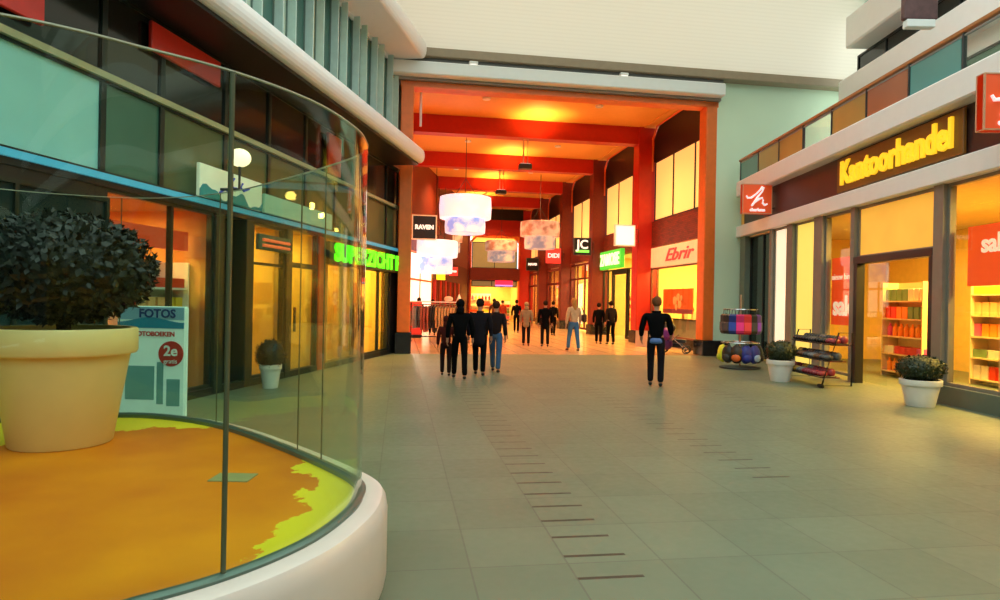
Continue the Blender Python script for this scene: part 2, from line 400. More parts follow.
for i, (u, c, lb) in enumerate(((-24.2, (.5, .3, .15), 'tan handbag on the display counter, furthest along the arcade'), (-23.4, (.6, .45, .25), 'beige handbag in the middle of the display counter'), (-22.6, (.1, .04, .03), 'dark brown handbag on the display counter beside the beige one'), (-21.8, (.6, .2, .05), 'orange handbag on the display counter, nearest the portal'))):
    bag_thing(AR, (u, 1.0, 1.04), c, lb, 1.2)

# bay 2: neon sign, door with tall yellow window
u0, u1 = -31.58, -25.92
t = thing('neon_sign', 'glowing green and white shop sign above the second arcade shop door', 'shop sign', AR, (-30.0, -.1, 3.68))
B(-1.55, 1.55, -.1, .1, -.44, .44, c=.02).build('box', mat('neon_green', (.05, .3, .03), .4, emit=(.1, .9, .05), es=.7), t)
MB().text('ZAMOSE', .78, T(0, -.13, -.02) @ Matrix.Diagonal((.93, 1, 1, 1)), .02, bold=.02).build('lettering', mat('neon_white', (.7, .8, .6), .4, emit=(.85, 1, .7), es=.9), t)
window(AR, u0, u0+1.4, .1, 3.2, 0, [u0+.7], BLACK)
d = MB(); d.box(u0+1.45, u0+1.57, -.02, .1, 0, 3.2).box(u0+3.4, u0+3.55, -.02, .1, 0, 3.2).box(u0+1.57, u0+3.4, -.02, .1, 2.95, 3.2)
d = struct('door_1', d, BLACK, AR)
B(u0+1.6, u0+3.38, .03, .045, .08, 2.92).build('pane', G_SHOP, d)
B(u0+1.7, u0+1.73, -.08, -.03, .9, 1.5).build('door_handle', CHROME, d)
window(AR, u0+3.6, u1, .1, 3.2, 0, [], BLACK)
t = thing('figure_cutout', 'red flower decoration on the yellow door window', 'decoration', AR, (-29.2, .5, 0))
m = MB()
for i in range(11): m.ball((.16*math.sin(i*2.3), 0, .75+i*.12), .11, 8, 6, .5, i, (1, .35, 1))
m.build('blossoms', mat('blossom_red', (.7, .03, .01), .5), t)
MB().tube([(0, 0, .1), (.03, 0, 1.0), (-.02, 0, 2.0)], .02, 6).build('stem', DRED, t)
MB().lathe([(.16, 0), (.2, .02), (.1, .12), (.12, .3)], 16).build('vase', BLACK, t)

# bay 3: bright window with two orange posters; bays 4, 5: dark red shopfronts with lamps
u0, u1 = -37.88, -32.22
window(AR, u0, u1, .1, 3.8, 0, [u0+1.4, u0+2.9, u0+4.3], DRED, w=.1, rails=(2.95,))
for i, (u, lb) in enumerate(((u0+.7, 'bright white panel in the window under the black and green sign, deepest one'), (u0+3.6, 'bright white panel in the window under the black and green sign, nearer one'))):
    tag(B(-.55, .55, 0, .04, .35, 2.7).build('lightbox', mat('lit_window_panel', (.9, .8, .6), .5, emit=(1, .78, .38), es=2.6), None, AR @ T(u, .35)), lb, 'light panel')
for i, u in enumerate((u0+2.15, u0+5)):
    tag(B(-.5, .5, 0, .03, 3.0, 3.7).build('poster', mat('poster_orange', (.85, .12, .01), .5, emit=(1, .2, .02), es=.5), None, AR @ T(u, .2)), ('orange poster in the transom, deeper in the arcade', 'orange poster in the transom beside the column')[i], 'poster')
for k, (u0, u1) in enumerate(((-44.18, -38.52), (-50.48, -44.82))):
    window(AR, u0, u1, .1, 3.8, 0, [u0+1.9, u0+3.8], DRED, w=.16, rails=(2.8,))
    for i in range(4):
        t = thing('globe_lamp', '%s in the %s dark red shopfront' % (['deepest lit globe', 'second lit globe from the back', 'third lit globe from the back', 'nearest lit globe'][i], ['fourth', 'last'][k]), 'lamp', AR, (u0+.9+i*1.3, .9, 2.35))
        MB().ball((0, 0, 0), .12, 12, 8).build('globe', mat('globe_lit', (1, .8, .5), .5, emit=(1, .6, .25), es=9), t)
        MB().tube([(0, 0, .1), (0, 0, 1.5)], .012, 5).build('cord', BLACK, t)
# signs projecting from the columns
def projecting(F, loc, s, label, boxm, name='projecting_sign', frame=None, txt=None, tm=None, ts=.4, extra=None, rz=0, dz=0):
    t = thing(name, label, 'sign', F, loc, rz)
    B(-s/2, s/2, -.06, .06, 0, s, c=.012).build('box', boxm, t)
    if frame:
        e = .035; f = MB()
        f.box(-s/2-.01, s/2+.01, -.075, .075, -.01, e).box(-s/2-.01, s/2+.01, -.075, .075, s-e, s+.01).box(-s/2-.01, -s/2+e, -.075, .075, e, s-e).box(s/2-e, s/2+.01, -.075, .075, e, s-e)
        f.build('frame', frame, t)
    if txt: MB().text(txt, ts, T(0, -.075, s*.5+dz), .012, bold=.012).build('lettering', tm or LITWHITE, t)
    MB().tube([(s/2-.03, 0, s*.8), (s/2+.18, 0, s*.8), (s/2+.18, 0, s*.2), (s/2-.03, 0, s*.2)], .02, 6).build('bracket', DARK, t)
    return t
projecting(A, (8.92, 25.2, 3.92), .84, 'blank glowing white square box sign on the first arcade column', LITWHITE, frame=WHITE)
t = projecting(A, (8.95, 31.5, 3.98), .84, 'black square sign reading JC with a green stripe on the second arcade column', BLACK, frame=DARK, txt='JC', ts=.62, dz=.08)
B(-.34, .34, -.08, -.06, .12, .24).build('stripe', mat('green_strip', (.1, .5, .05), .4, emit=(.3, 1, .1), es=1.2), t)
projecting(A, (8.98, 37.8, 3.92), .86, 'red square sign reading DIDI on the third arcade column', REDSIGN, frame=REDSIGN, txt='DIDI', ts=.36)
t = projecting(A, (9.0, 44.1, 3.75), .84, 'small black square sign with a white word on the fourth arcade column', BLACK, frame=DARK, txt='MAVIS', ts=.22)
t = projecting(A, (.92, 26.5, 4.03), .98, 'black square sign with pale frame hanging behind the left portal post', BLACK, frame=WHITE, txt='RAVEN', ts=.24, rz=0)

# far end wall -------------------------------------------------------------------
FE = A @ T(0, 50.5)
struct('wall_end', B(-2, 5.35, 0, .3, 0, 8.8).box(9.25, 11, 0, .3, 0, 8.8).box(5.35, 9.25, 0, .3, 6.7, 7.95), RED, FE)
trim(B(0, 9.5, -.05, .3, 7.95, 8.8), BLACK, FE)
trim(B(5.35, 9.25, -.3, .3, 3.2, 4.15), DRED, FE)
trim(MB().prism([(5.35, 6.7), (9.25, 6.7), (9.25, 6.2), (8.8, 6.65), (5.35, 6.65)], -.05, .25), ORANGE, FE)
rim = MB()
for a, b in (((5.4, 0), (5.4, 6.2)), ((5.4, 6.2), (5.8, 6.6)), ((5.8, 6.6), (8.8, 6.6)), ((8.8, 6.6), (9.2, 6.2)), ((9.2, 6.2), (9.2, 0))): rim.tube([(a[0], -.1, a[1]), (b[0], -.1, b[1])], .08, 4)
trim(rim, ORANGE, FE)
trim(B(6.0, 6.25, -.6, -.3, 0, 8.6), DRED, A @ T(-1.1, 50.2))
window(FE, 5.5, 9.1, 4.15, 6.2, .1, [7.3], DARK, backpane=mat('olive_blind', (.3, .25, .1), .5, emit=(.5, .4, .15), es=.25))
trim(B(5.5, 9.1, .05, .2, 6.2, 6.65), mat('yellow_valance', (.9, .6, .1), .5, emit=(1, .6, .1), es=1.2), FE)
window(FE, 5.5, 9.1, 2.7, 3.2, .1, [7.1], DARK, backpane=mat('olive_blind', (1, 1, 1)))
t = thing('shop_sign', 'red and pink lit sign over the shop at the far end of the arcade', 'shop sign', FE, (8.05, -.02, 2.75))
B(-.68, .68, -.1, .05, .12, .55).build('upper_board', mat('pinkred', (1, .02, .05), .5, emit=(1, .02, .06), es=1.6), t)
B(-.68, .68, -.1, .05, 0, .12).build('lower_board', mat('lilac', (.5, .3, .8), .5, emit=(.5, .3, .9), es=1), t)
struct('wall_end', B(4.8, 10, 3.6, 3.8, 0, 3.2), YEL, FE)
struct('wall_end', B(5.2, 5.4, .3, 3.8, 0, 3.2), YEL, FE)
struct('wall_end', B(9.2, 9.4, .3, 3.8, 0, 3.2), YEL, FE)
struct('ceiling', B(5.2, 9.4, .3, 3.8, 3.15, 3.2), YEL, FE)
lamp('AREA', FE, (7.3, 1.8, 3.1), 260, (1, .55, .15), 2)
# shelf of goods in far shop
def shelf_unit(F, loc, rz, wd, ht, nsh, dep, label, m=WHITE):
    t = thing('shelf_unit', label, 'shelf unit', F, loc, rz)
    B(-wd/2, -wd/2+.03, 0, dep, 0, ht).build('side_panel', m, t); B(wd/2-.03, wd/2, 0, dep, 0, ht).build('side_panel', m, t)
    B(-wd/2+.03, wd/2-.03, dep-.02, dep, 0, ht).build('back_panel', m, t)
    for i in range(nsh): B(-wd/2+.03, wd/2-.03, 0, dep-.02, .1+i*(ht-.15)/nsh, .13+i*(ht-.15)/nsh).build('shelf', m, t)
    return [(.13+i*(ht-.15)/nsh) for i in range(nsh)], (ht-.15)/nsh
PCOL = [(.8, .04, .01), (.9, .3, .02), (.9, .62, .05), (.85, .8, .6), (.6, .02, .02), (.15, .3, .1), (.95, .5, .2), (.7, .1, .3)]
PM = [mat('pack%d' % i, c, .45, emit=None) for i, c in enumerate(PCOL)]
PMESH = []
def pack_mesh(i, kind):
    key = (i, kind)
    for k, me in PMESH:
        if k == key: return me
    m = MB()
    if kind == 0: m.box(-.08, .08, -.06, .06, 0, .24, c=.006)
    elif kind == 1: m.lathe([(.05, 0), (.055, .01), (.055, .17), (.02, .21), (.02, .25)], 12)
    else: m.box(-.12, .12, -.08, .08, 0, .15, c=.006)
    o = m.build('p', PM[i]); me = o.data; bpy.data.objects.remove(o); PMESH.append((key, me)); return me
def fill(F, loc, rz, wd, zs, hh, n, what, group, s=1.0):
    base = F @ T(*loc) @ RZ(rz)
    for z in zs:
        kind = random.randrange(3); ci = random.randrange(8)
        for i in range(n):
            if random.random() < .35: ci = random.randrange(8)
            me = pack_mesh(ci, kind)
            o = bpy.data.objects.new(('product_box', 'product_bottle', 'product_carton')[kind], me); C.objects.link(o)
            o.matrix_world = base @ T(-wd/2+.12+(wd-.24)*i/(n-1), .14, z) @ Matrix.Scale(s, 4)
            tag(o, 'packaged product '+what, 'product', group)
zs, hh = shelf_unit(FE, (6.5, 2.9, 0), 0, 1.9, 2.2, 4, .4, 'shelf unit in the shop at the far end of the arcade')
fill(FE, (6.5, 2.9, 0), 0, 1.9, zs, hh, 7, 'on the tall shelves of the far end shop', 'products in the far end shop', 1.5)
zs, hh = shelf_unit(FE, (8.3, 2.2, 0), 0, 1.3, 1.6, 3, .4, 'lower shelf unit in the far end shop, under the red sign')
fill(FE, (8.3, 2.2, 0), 0, 1.3, zs, hh, 5, 'on the low shelves of the far end shop', 'products on the low far shelf', 1.5)

# oblique left wall in the depth ----------------------------------------------------
ang = math.degrees(math.atan2(4.75, 18.5))
OB = A @ T(.55, 32.0) @ RZ(90-ang)            # local x runs along the wall, front = -y
struct('wall_left', B(-1.2, 19, 0, .3, 4.0, 8.75), DRED, OB)
struct('wall_left', B(4.9, 19, 0, .3, 0, 4.0), mat('dark_brown', (.09, .012, .006), .6), OB)
struct('wall_left', B(-1.2, 4.9, 1.6, 1.7, 0, 4), mat('bright_white_wall', (.9, .85, .75), .6), OB)
lamp('AREA', OB, (2.0, .8, 3.9), 1800, (1, .85, .65), 2)
window(OB, -1.1, 4.9, 0.1, 4.0, 0, [1.9], ORANGE, w=.1, rails=(2.6,), backpane=mat('bright_shop_window', (.8, .75, .7), .5, emit=(1, .8, .6), es=1.3))
for i in range(16):
    u = 5.2+i*.55
    trim(B(u, u+.12, -.16, 0, 0, 2.75), RED if i % 3 == 0 else DRED, OB)
t = thing('no_entry_sign', 'small red square sign with a white bar hanging before the slatted wall', 'sign', A, (3.35, 41.5, 3.15))
B(-.27, .27, -.04, .04, 0, .56, c=.01).build('plate', REDSIGN, t); B(-.19, .19, -.055, -.04, .22, .34).build('bar', LITWHITE, t)
MB().tube([(0, 0, .55), (0, 0, 4.9)], .015, 5).build('rod', DARK, t)
t = thing('hanging_board', 'small yellow board hanging beside the chandelier by the left wall', 'sign', A, (2.3, 37.5, 2.75))
B(-.25, .25, -.03, .03, 0, .42, c=.01).build('plate', mat('yellowsign', (.9, .8, .02), .5, emit=(1, .85, .02), es=.9), t)
MB().tube([(-.18, 0, .4), (-.18, 0, 5.35), (.18, 0, 5.35), (.18, 0, .4)], .012, 5).build('rod', DARK, t)

# chandeliers ------------------------------------------------------------------------
def shade_mat(name, c1, c2, es, sd):
    m = bpy.data.materials.new(name); N, L = nodes_of(m); b = N['Principled BSDF']
    tc = N.new('ShaderNodeTexCoord'); nz = N.new('ShaderNodeTexNoise'); nz.noise_dimensions = '4D'; nz.inputs['W'].default_value = sd; nz.inputs['Scale'].default_value = 2.2; nz.inputs['Detail'].default_value = 7
    cr = N.new('ShaderNodeMapRange'); cr.inputs['From Min'].default_value = .42; cr.inputs['From Max'].default_value = .62
    mx = N.new('ShaderNodeMix'); mx.data_type = 'RGBA'; mx.inputs['A'].default_value = (*c1, 1); mx.inputs['B'].default_value = (*c2, 1)
    L.new(tc.outputs['Object'], nz.inputs['Vector']); L.new(nz.outputs['Fac'], cr.inputs['Value']); L.new(cr.outputs[0], mx.inputs['Factor'])
    L.new(mx.outputs['Result'], b.inputs['Base Color']); L.new(mx.outputs['Result'], b.inputs['Emission Color']); b.inputs['Emission Strength'].default_value = es
    return m
def chandelier(X, Y, ztop, r1, h1, r2, h2, mu, ml, label, energy=0):
    t = thing('drum_chandelier', label, 'chandelier', A, (X, Y, ztop-h1-h2), group='two-tier drum chandeliers of the arcade')
    a, b = h2, h2+h1
    MB().lathe([(r1-.06, a), (r1, a+.02), (r1+.03, (a+b)/2), (r1, b-.02), (r1-.06, b)], 40).build('upper_shade', mu, t)
    MB().lathe([(r2-.05, 0), (r2, .02), (r2+.02, h2*.5), (r2, h2)], 40).build('lower_shade', ml, t)
    m = MB()
    for i in range(3):
        an = i*2*PI/3+.4; m.tube([(r1*.6*math.cos(an), r1*.6*math.sin(an), b-.02), (0, 0, b+.8)], .012, 5)
    m.tube([(0, 0, b+.8), (0, 0, 8.8-(ztop-h1-h2))], .015, 5); m.build('suspension', DARK, t)
    if energy: lamp('POINT', A, (X, Y, ztop+.5), energy, WARM, .3)
SW = shade_mat('shade_white', (.8, .75, .7), (.7, .68, .85), 1.0, 1)
SB = shade_mat('shade_white_blue', (.8, .75, .7), (.22, .33, .7), .95, 5)
SO = shade_mat('shade_speckled', (.75, .55, .35), (.5, .2, .1), .5, 3)
SG = shade_mat('shade_speckled_grey', (.75, .6, .45), (.25, .28, .36), .5, 8)
chandelier(2.72, 28, 6.05, 1.1, .95, .86, .62, SW, SB, 'largest and nearest white two-tier drum chandelier')
chandelier(7.75, 36, 6.1, 1.1, .84, .86, .68, SO, SG, 'speckled cream two-tier drum chandelier by the right shops')
chandelier(6.95, 45, 5.8, 1.12, .72, .95, .74, SO, SG, 'darker speckled drum chandelier before the far end windows')
chandelier(1.75, 33.5, 4.62, 1.13, .85, .88, .82, SW, SB, 'lowest white drum chandelier by the left portal post')
chandelier(3.0, 44, 6.35, 1.1, .85, .95, .7, SO, SG, 'two-tier drum chandelier hanging behind the nearest one')
chandelier(1.2, 39.5, 5.3, 1.15, .8, .95, .6, SW, SW, 'white drum chandelier half hidden behind the lowest one')

# uplights and downlights
for i, y in enumerate([25.6, 31.9, 38.2, 44.5]):
    t = thing('hanging_uplight', 'hanging uplight on a rod under the %s red beam' % ['first', 'second', 'third', 'fourth'][i], 'lamp', A, (4.85, y, 6.9))
    MB().tube([(-.07, 0, .2), (-.07, 0, 1.2), (.1, 0, 1.2), (.1, 0, .2)], .03, 6).build('rod', mat('tan_metal', (.6, .4, .25), .4), t)
    B(-.26, .26, -.16, .16, 0, .2, c=.02).build('housing', DARK, t)
    B(-.2, .2, -.12, .12, .2, .215).build('lens', LITWHITE, t)
    lamp('SPOT', A, (5.2, y-1.0, 7.55), 420, (1, .6, .16), .15, 125, up=True, blend=1)
for k in range(5):
    for j, x in enumerate((2.9, 7.05)):
        y = 22.9+6.3*k
        t = thing('downlight', 'small round %s downlight of the %s ceiling bay' % (['left', 'right'][j], ['first', 'second', 'third', 'fourth', 'last'][k]), 'lamp', A, (x, y, 8.74))
        MB().lathe([(.1, 0), (.14, .0), (.14, .06), (.1, .06)], 16).build('ring', WHITE, t)
        MB().lathe([(.0, .01), (.1, .01), (.1, .05), (0, .05)], 16).build('lens', mat('downlens', (1, .9, .7), .4, emit=(1, .75, .35), es=14), t)
        lamp('SPOT', A, (x, y, 8.7), 1900 if k < 4 else 1200, (1, .54, .19), .12, 130, blend=.8)

# ================================================================== LEFT BUILDING (frame LF: x = distance along the facade, front = -y)
OLIVE = mat('olive_window_panel', (.10, .125, .055), .25, scale=.7, var=.3)  # colour darkened to carry the shade under the cornice
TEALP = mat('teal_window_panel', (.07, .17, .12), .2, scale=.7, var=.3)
CYANP = mat('cyan_window_panel', (.34, .72, .68), .25, scale=.9, var=.15)  # sky reflection put into the panel colour
DKG = mat('dark_green_metal', (.008, .016, .012), .35)
ends = (-4.0, 19.62)
# structure behind the windows
struct('wall_left', B(-4, 19.62, 4.2, 4.4, 0, 12), mat('inner_dark', (.05, .03, .02), .8), LF)
struct('wall_left', B(19.45, 19.62, .0, 4.2, 0, 12), ORANGE, LF)
struct('ceiling', B(-4, 19.45, .2, 4.2, 2.96, 3.05), mat('shop_ceiling', (.5, .3, .12), .6), LF)
struct('ceiling', B(-4, 19.45, .0, 4.2, 5.45, 5.5), BLACK, LF)
struct('wall_left', B(-4, 19.45, .0, .2, 8.4, 12), WHITE, LF)
# shopfront band 3.05 .. 5.45
edges = [-4, -1.5, 1, 3.2, 5.2, 7.86, 8.95, 10.5, 11.9, 13.4, 14.9, 16.4, 18.4, 19.45]
for a, b in zip(edges, edges[1:]):
    pm = CYANP if b <= 7.9 else (TEALP if b < 9 else OLIVE)
    window(LF, a, b, 3.1, 4.3, .02, [], DKG, w=.045, backpane=pm)
    window(LF, a, b, 4.36, 5.45, .02, [], DKG, w=.045, backpane=mat('black_glass_panel', (.012, .014, .012), .12))
trim(B(-4, 19.45, -.04, .04, 4.29, 4.37), mat('pale_transom', (.5, .45, .25), .4), LF)
trim(B(-4, 19.45, -.07, .04, 3.02, 3.1), mat('blue_strip', (.05, .32, .5), .4, emit=(.1, .55, .8), es=.35), LF)
trim(B(-4, 19.45, -.02, .1, 2.94, 3.02), BLACK, LF)
for i, (a, b, z0, z1, lb) in enumerate(((5.2, 6.9, 4.55, 5.0, 'red panel standing in for a glass reflection above the cyan windows'), (8.6, 10.2, 4.95, 5.35, 'red panel standing in for a glass reflection under the white cornice, behind the glass post'), (14.3, 15.0, 4.4, 5.3, 'short red fascia panel near the curved glass edge'))):
    tag(B(a, b, -.06, 0, z0, z1, c=.01).build('fascia_panel', mat('red_panel_paint', (.75, .03, .015), .35), None, LF), lb, 'fascia panel')  # first two stand in for red reflections in the curved glass
# cornices
cor = mat('cornice_white', (.9, .86, .86), .35, var=.03)
def cornice(z0, z1, x1, d):
    n = 9; P = [(.1, z0), (-d+.12, z0)]+[(-d+.12-.12*math.sin(PI*i/n), z0+(z1-z0)*(1-math.cos(PI*i/n))/2) for i in range(1, n)]+[(-d+.12, z1), (.1, z1)]
    m = MB(); m.prism(P, -4, x1, 'x'); trim(m, cor, LF)
cornice(5.5, 5.92, 18.6, 1.02); cornice(8.5, 9.02, 18.6, 1.02)
trim(B(-4, 18.55, -.85, 0, 5.44, 5.5), BLACK, LF)
# upper storey: glass bays with fins
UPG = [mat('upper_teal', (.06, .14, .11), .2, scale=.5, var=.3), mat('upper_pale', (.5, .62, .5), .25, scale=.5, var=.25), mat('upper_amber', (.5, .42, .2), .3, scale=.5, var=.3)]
x = 5.0; k = 0
while x < 19.3:
    wd = (.75, .5)[k % 2]; window(LF, x, min(x+wd, 19.45), 5.92, 8.5, .02, [], mat('fin_frame', (.14, .2, .17), .4), w=.04, backpane=UPG[(0, 1, 0, 1, 0, 2, 0, 1)[k % 8]])
    trim(B(x-.02, x+.02, -.15, .02, 5.92, 8.5), mat('glass_fin', (.55, .7, .64), .25), LF)
    x += wd; k += 1
trim(B(19.35, 19.6, -.05, .05, 5.92, 8.4), mat('tan_moulding', (1, 1, 1)), LF)
t = thing('drain_pipe', 'pair of thin pale pipes beside the orange portal above the left cornice', 'pipe', LF, (19.75, -.25, 0))
MB().tube([(0, 0, 6.6), (0, 0, 8.45)], .045, 8).build('pipe', WHITE, t); MB().tube([(.1, -.25, 6.9), (.1, -.25, 8.5)], .04, 8).build('pipe', WHITE, t)
B(-.08, .2, -.3, .3, 8.4, 8.5).build('bracket', DARK, t)

# blue-script banner
t = thing('banner_sign', 'cream banner with blue brush script and a teal wave above the left shops', 'sign', LF, (10.45, -.1, 3.12))
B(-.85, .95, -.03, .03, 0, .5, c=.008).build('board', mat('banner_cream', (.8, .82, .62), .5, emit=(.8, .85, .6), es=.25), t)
P = [(-.85, 0)]+[(-.85+1.8*i/24, .1+.09*math.sin(i*.55)+.04*math.sin(i*1.3)) for i in range(25)]+[(.95, 0)]
MB().prism(P, -.045, -.03).build('wave', mat('wave_teal', (.03, .35, .38), .4), t)
m = MB()
for pts in ([(-.35, .12), (-.2, .2), (-.05, .16), (.0, .1)], [(.05, .42), (-.02, .34), (.02, .26), (.12, .27)], [(.3, .38), (.24, .3), (.34, .26), (.5, .32)]):
    m.tube([(a, -.045, b) for a, b in pts], .018, 5)
m.build('script', mat('script_blue', (.04, .12, .75), .5), t)
t = thing('banner_sign', 'long pale teal banner continuing beyond the blue-script banner', 'sign', LF, (13.0, -.1, 3.12))
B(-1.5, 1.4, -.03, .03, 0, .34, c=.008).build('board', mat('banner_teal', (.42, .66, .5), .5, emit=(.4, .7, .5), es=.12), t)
t = thing('wall_globe_lamp', 'pale glowing globe lamp on a short post above the left shops', 'lamp', LF, (10.15, -.45, 3.3))
MB().ball((0, 0, .5), .17, 20, 14, 0, 0, (1, 1, .85)).build('globe', mat('globe_pale', (.9, .8, .6), .5, emit=(1, .85, .55), es=1.3), t)
MB().tube([(0, 0, .38), (0, 0, 0), (0, .42, 0)], .025, 8).build('arm', DARK, t)

# green shop sign
t = thing('neon_sign', 'long green illuminated shop sign on the left building', 'shop sign', LF, (16.85, -.1, 2.62))
B(-2.6, 2.5, -.05, .09, -.26, .24, c=.01).build('box', mat('sign_dark', (.01, .02, .01), .4), t)
MB().text('SUPERZICHT P', .56, T(-.05, -.07, 0) @ Matrix.Diagonal((1.27, 1, 1, 1)), .02, bold=.022).build('lettering', mat('letters_green', (.1, .9, .02), .4, emit=(.12, 1, .01), es=1.5), t)

# ground floor shops: posts, windows and doors
def lshop(a, b, col, e, lc, name):
    struct('wall_left', B(a, b, 2.6, 2.7, 0, 2.96), mat(name, col, .6), LF)
    struct('wall_left', B(a-.1, a, .15, 2.7, 0, 2.96), mat(name, col), LF)
    struct('wall_left', B(b, b+.1, .15, 2.7, 0, 2.96), mat(name, col), LF)
    lamp('AREA', LF, ((a+b)/2, 1.3, 2.9), e, lc, .8)
lshop(8.0, 10.2, (.75, .3, .08), 80, (1, .5, .15), 'shop_orange')
lshop(11.35, 12.55, (.85, .5, .08), 60, (1, .6, .15), 'shop_yellow1')
lshop(12.75, 14.0, (.85, .55, .1), 70, (1, .62, .15), 'shop_yellow2')
lshop(14.5, 16.4, (.8, .45, .1), 90, (1, .55, .15), 'shop_amber')
lshop(16.7, 18.7, (.9, .6, .1), 130, (1, .65, .15), 'shop_yellow3')
trim(B(-4, 7.9, .0, .25, 0, 2.94), BLACK, LF)
for a, b, m_ in ((10.2, 10.45, DKG), (11.1, 11.35, DKG), (12.55, 12.75, DKG), (14.0, 14.35, mat('red_post', (.6, .08, .02), .4)), (16.4, 16.7, DKG), (18.7, 19.6, BLACK)):
    trim(B(a, b, -.03, .25, 0, 2.94, c=.01), m_, LF)
trim(B(-4, 19.5, -.02, .12, 0, .12), BLACK, LF)
window(LF, 7.9, 10.2, .12, 2.94, .02, [9.2], DKG, w=.05)
window(LF, 4.0, 7.9, .3, 2.8, -.06, [5.3, 6.6], DKG, w=.05, backpane=mat('dark_teal_glass', (.015, .03, .03), .1))
window(LF, 11.35, 12.55, .12, 2.94, .02, [], DKG, w=.05, rails=(2.2,))
d = struct('door_2', B(12.75, 12.83, 0, .1, .12, 2.94).box(13.92, 14.0, 0, .1, .12, 2.94).box(12.83, 13.92, 0, .1, 2.2, 2.3), DKG, LF)
B(12.83, 13.92, .04, .052, .12, 2.2).build('pane', G_SHOP, d); B(12.9, 12.93, -.05, 0, .9, 1.4).build('door_handle', CHROME, d)
window(LF, 14.5, 16.4, .12, 2.4, .02, [15.4], mat('frame_amber', (.5, .25, .05), .4), w=.05)
window(LF, 16.7, 18.7, .12, 2.4, .02, [17.9], DKG, w=.05)
struct('wall_left', B(10.45, 11.1, .3, .4, 0, 2.94), BLACK, LF)
tag(B(-.2, .2, 0, .05, 0, .5, c=.01).build('notice', BLACK, None, LF @ T(13.3, .9, 1.35)), 'small dark notice hanging inside the yellow doorway', 'notice')
t = thing('shop_sign', 'dim red lettered sign over the yellow window behind the small white pot', 'shop sign', LF, (12.0, -.06, 2.45))
B(-.6, .55, -.04, .04, 0, .28, c=.01).build('box', mat('dimgreen', (.08, .12, .08), .5), t)
MB().tube([(-.5, -.05, .18), (.48, -.05, .18)], .03, 6).tube([(-.5, -.05, .08), (.48, -.05, .08)], .03, 6).build('lettering_lines', mat('dimred', (.8, .15, .05), .4, emit=(1, .15, .05), es=.8), t)
zs, hh = shelf_unit(LF, (9.4, .4, .02), 0, 1.5, 2.1, 5, .4, 'orange-lit shelf unit in the left shop, nearest the dark doorway')
fill(LF, (9.4, .4, .02), 0, 1.5, zs, hh, 7, 'on the left shop shelves nearest the dark doorway', 'products on the inner left shop shelves')
trim(B(8.3, 10.05, .36, .48, 2.3, 2.6), mat('red_band', (.8, .06, .02), .5, emit=(1, .08, .02), es=.4), LF)

# advert stand
t = thing('advert_stand', 'white advert stand with blue header and red round badge beside the big yellow pot', 'advertising board', W, (-4.13, 7.75, 0), -2)
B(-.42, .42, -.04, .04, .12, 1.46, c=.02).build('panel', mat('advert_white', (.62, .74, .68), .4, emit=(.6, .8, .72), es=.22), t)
B(-.4, .4, -.05, -.04, 1.3, 1.45).build('header', mat('advert_blue', (.25, .45, .6), .4), t)
P = [(-.4, 1.2)]+[(-.4+.8*i/16, 1.3-.03*math.cos(i*.4)) for i in range(17)]+[(.4, 1.2)]
MB().prism(P, -.052, -.04).build('swoosh', mat('advert_cyan', (.02, .25, .42), .4), t)
MB().text('FOTOS', .14, T(.08, -.056, 1.37), .003, bold=.004).build('header_lettering', mat('navy', (.02, .05, .2), .4), t)
MB().text('FOTOBOEKEN', .075, T(.05, -.056, 1.13), .003, bold=.003).build('red_lettering', mat('advred', (.6, .04, .03), .4), t)
bd = MB().lathe([(0, 0), (.15, 0), (.15, .012), (0, .012)], 28, T(.25, -.042, .9) @ Matrix.Rotation(R(90), 4, 'X')).build('badge', mat('advred', (1, 1, 1)), t)
MB().text('2e', .17, T(.25, -.06, .93), .003, bold=.004).text('gratis', .075, T(.25, -.06, .81), .003).build('badge_lettering', WHITE, bd)
B(-.3, .05, -.045, -.04, .35, .75).box(.08, .16, -.045, -.04, .3, .8).box(.2, .36, -.045, -.04, .28, .6).build('printed_picture', mat('advert_teal', (.2, .42, .42), .5), t)
B(-.4, .4, -.2, .2, 0, .05, c=.01).box(-.3, -.24, -.03, .03, .05, .14).box(.24, .3, -.03, .03, .05, .14).build('foot', DARK, t)

struct('wall_unseen', B(-22, 24, -19, -18, 0, 13), mat('unseen_wall_dark', (.05, .055, .05), .7), W)  # unseen wall added behind the camera to darken the glass reflections
# ================================================================== KIOSK
KP = [(-1.65, 2.02), (-1.25, 2.33), (-1.02, 2.58), (-.85, 2.9), (-.77, 3.25), (-.76, 3.55), (-.83, 3.88), (-1.12, 4.27), (-1.62, 4.82), (-2.25, 5.43), (-2.85, 5.8), (-3.45, 5.9), (-4.2, 5.6), (-4.75, 4.9), (-4.9, 3.9), (-4.55, 2.75), (-3.7, 2.0), (-2.6, 1.72)]
def smooth_loop(P, n=16):
    out = []; m = len(P)
    for i in range(m):
        p0, p1, p2, p3 = [Vector((*P[(i+k-1) % m], 0)) for k in range(4)]
        for j in range(n):
            t_ = j/n
            out.append(.5*((2*p1)+(-p0+p2)*t_+(2*p0-5*p1+4*p2-p3)*t_*t_+(-p0+3*p1-3*p2+p3)*t_**3))
    return out
def offset_loop(P, d):
    out = []; m = len(P)
    for i in range(m):
        tg = (P[(i+1) % m]-P[i-1]).normalized(); out.append(P[i]+Vector((tg.y, -tg.x, 0))*d)
    return out
KL = smooth_loop(KP)
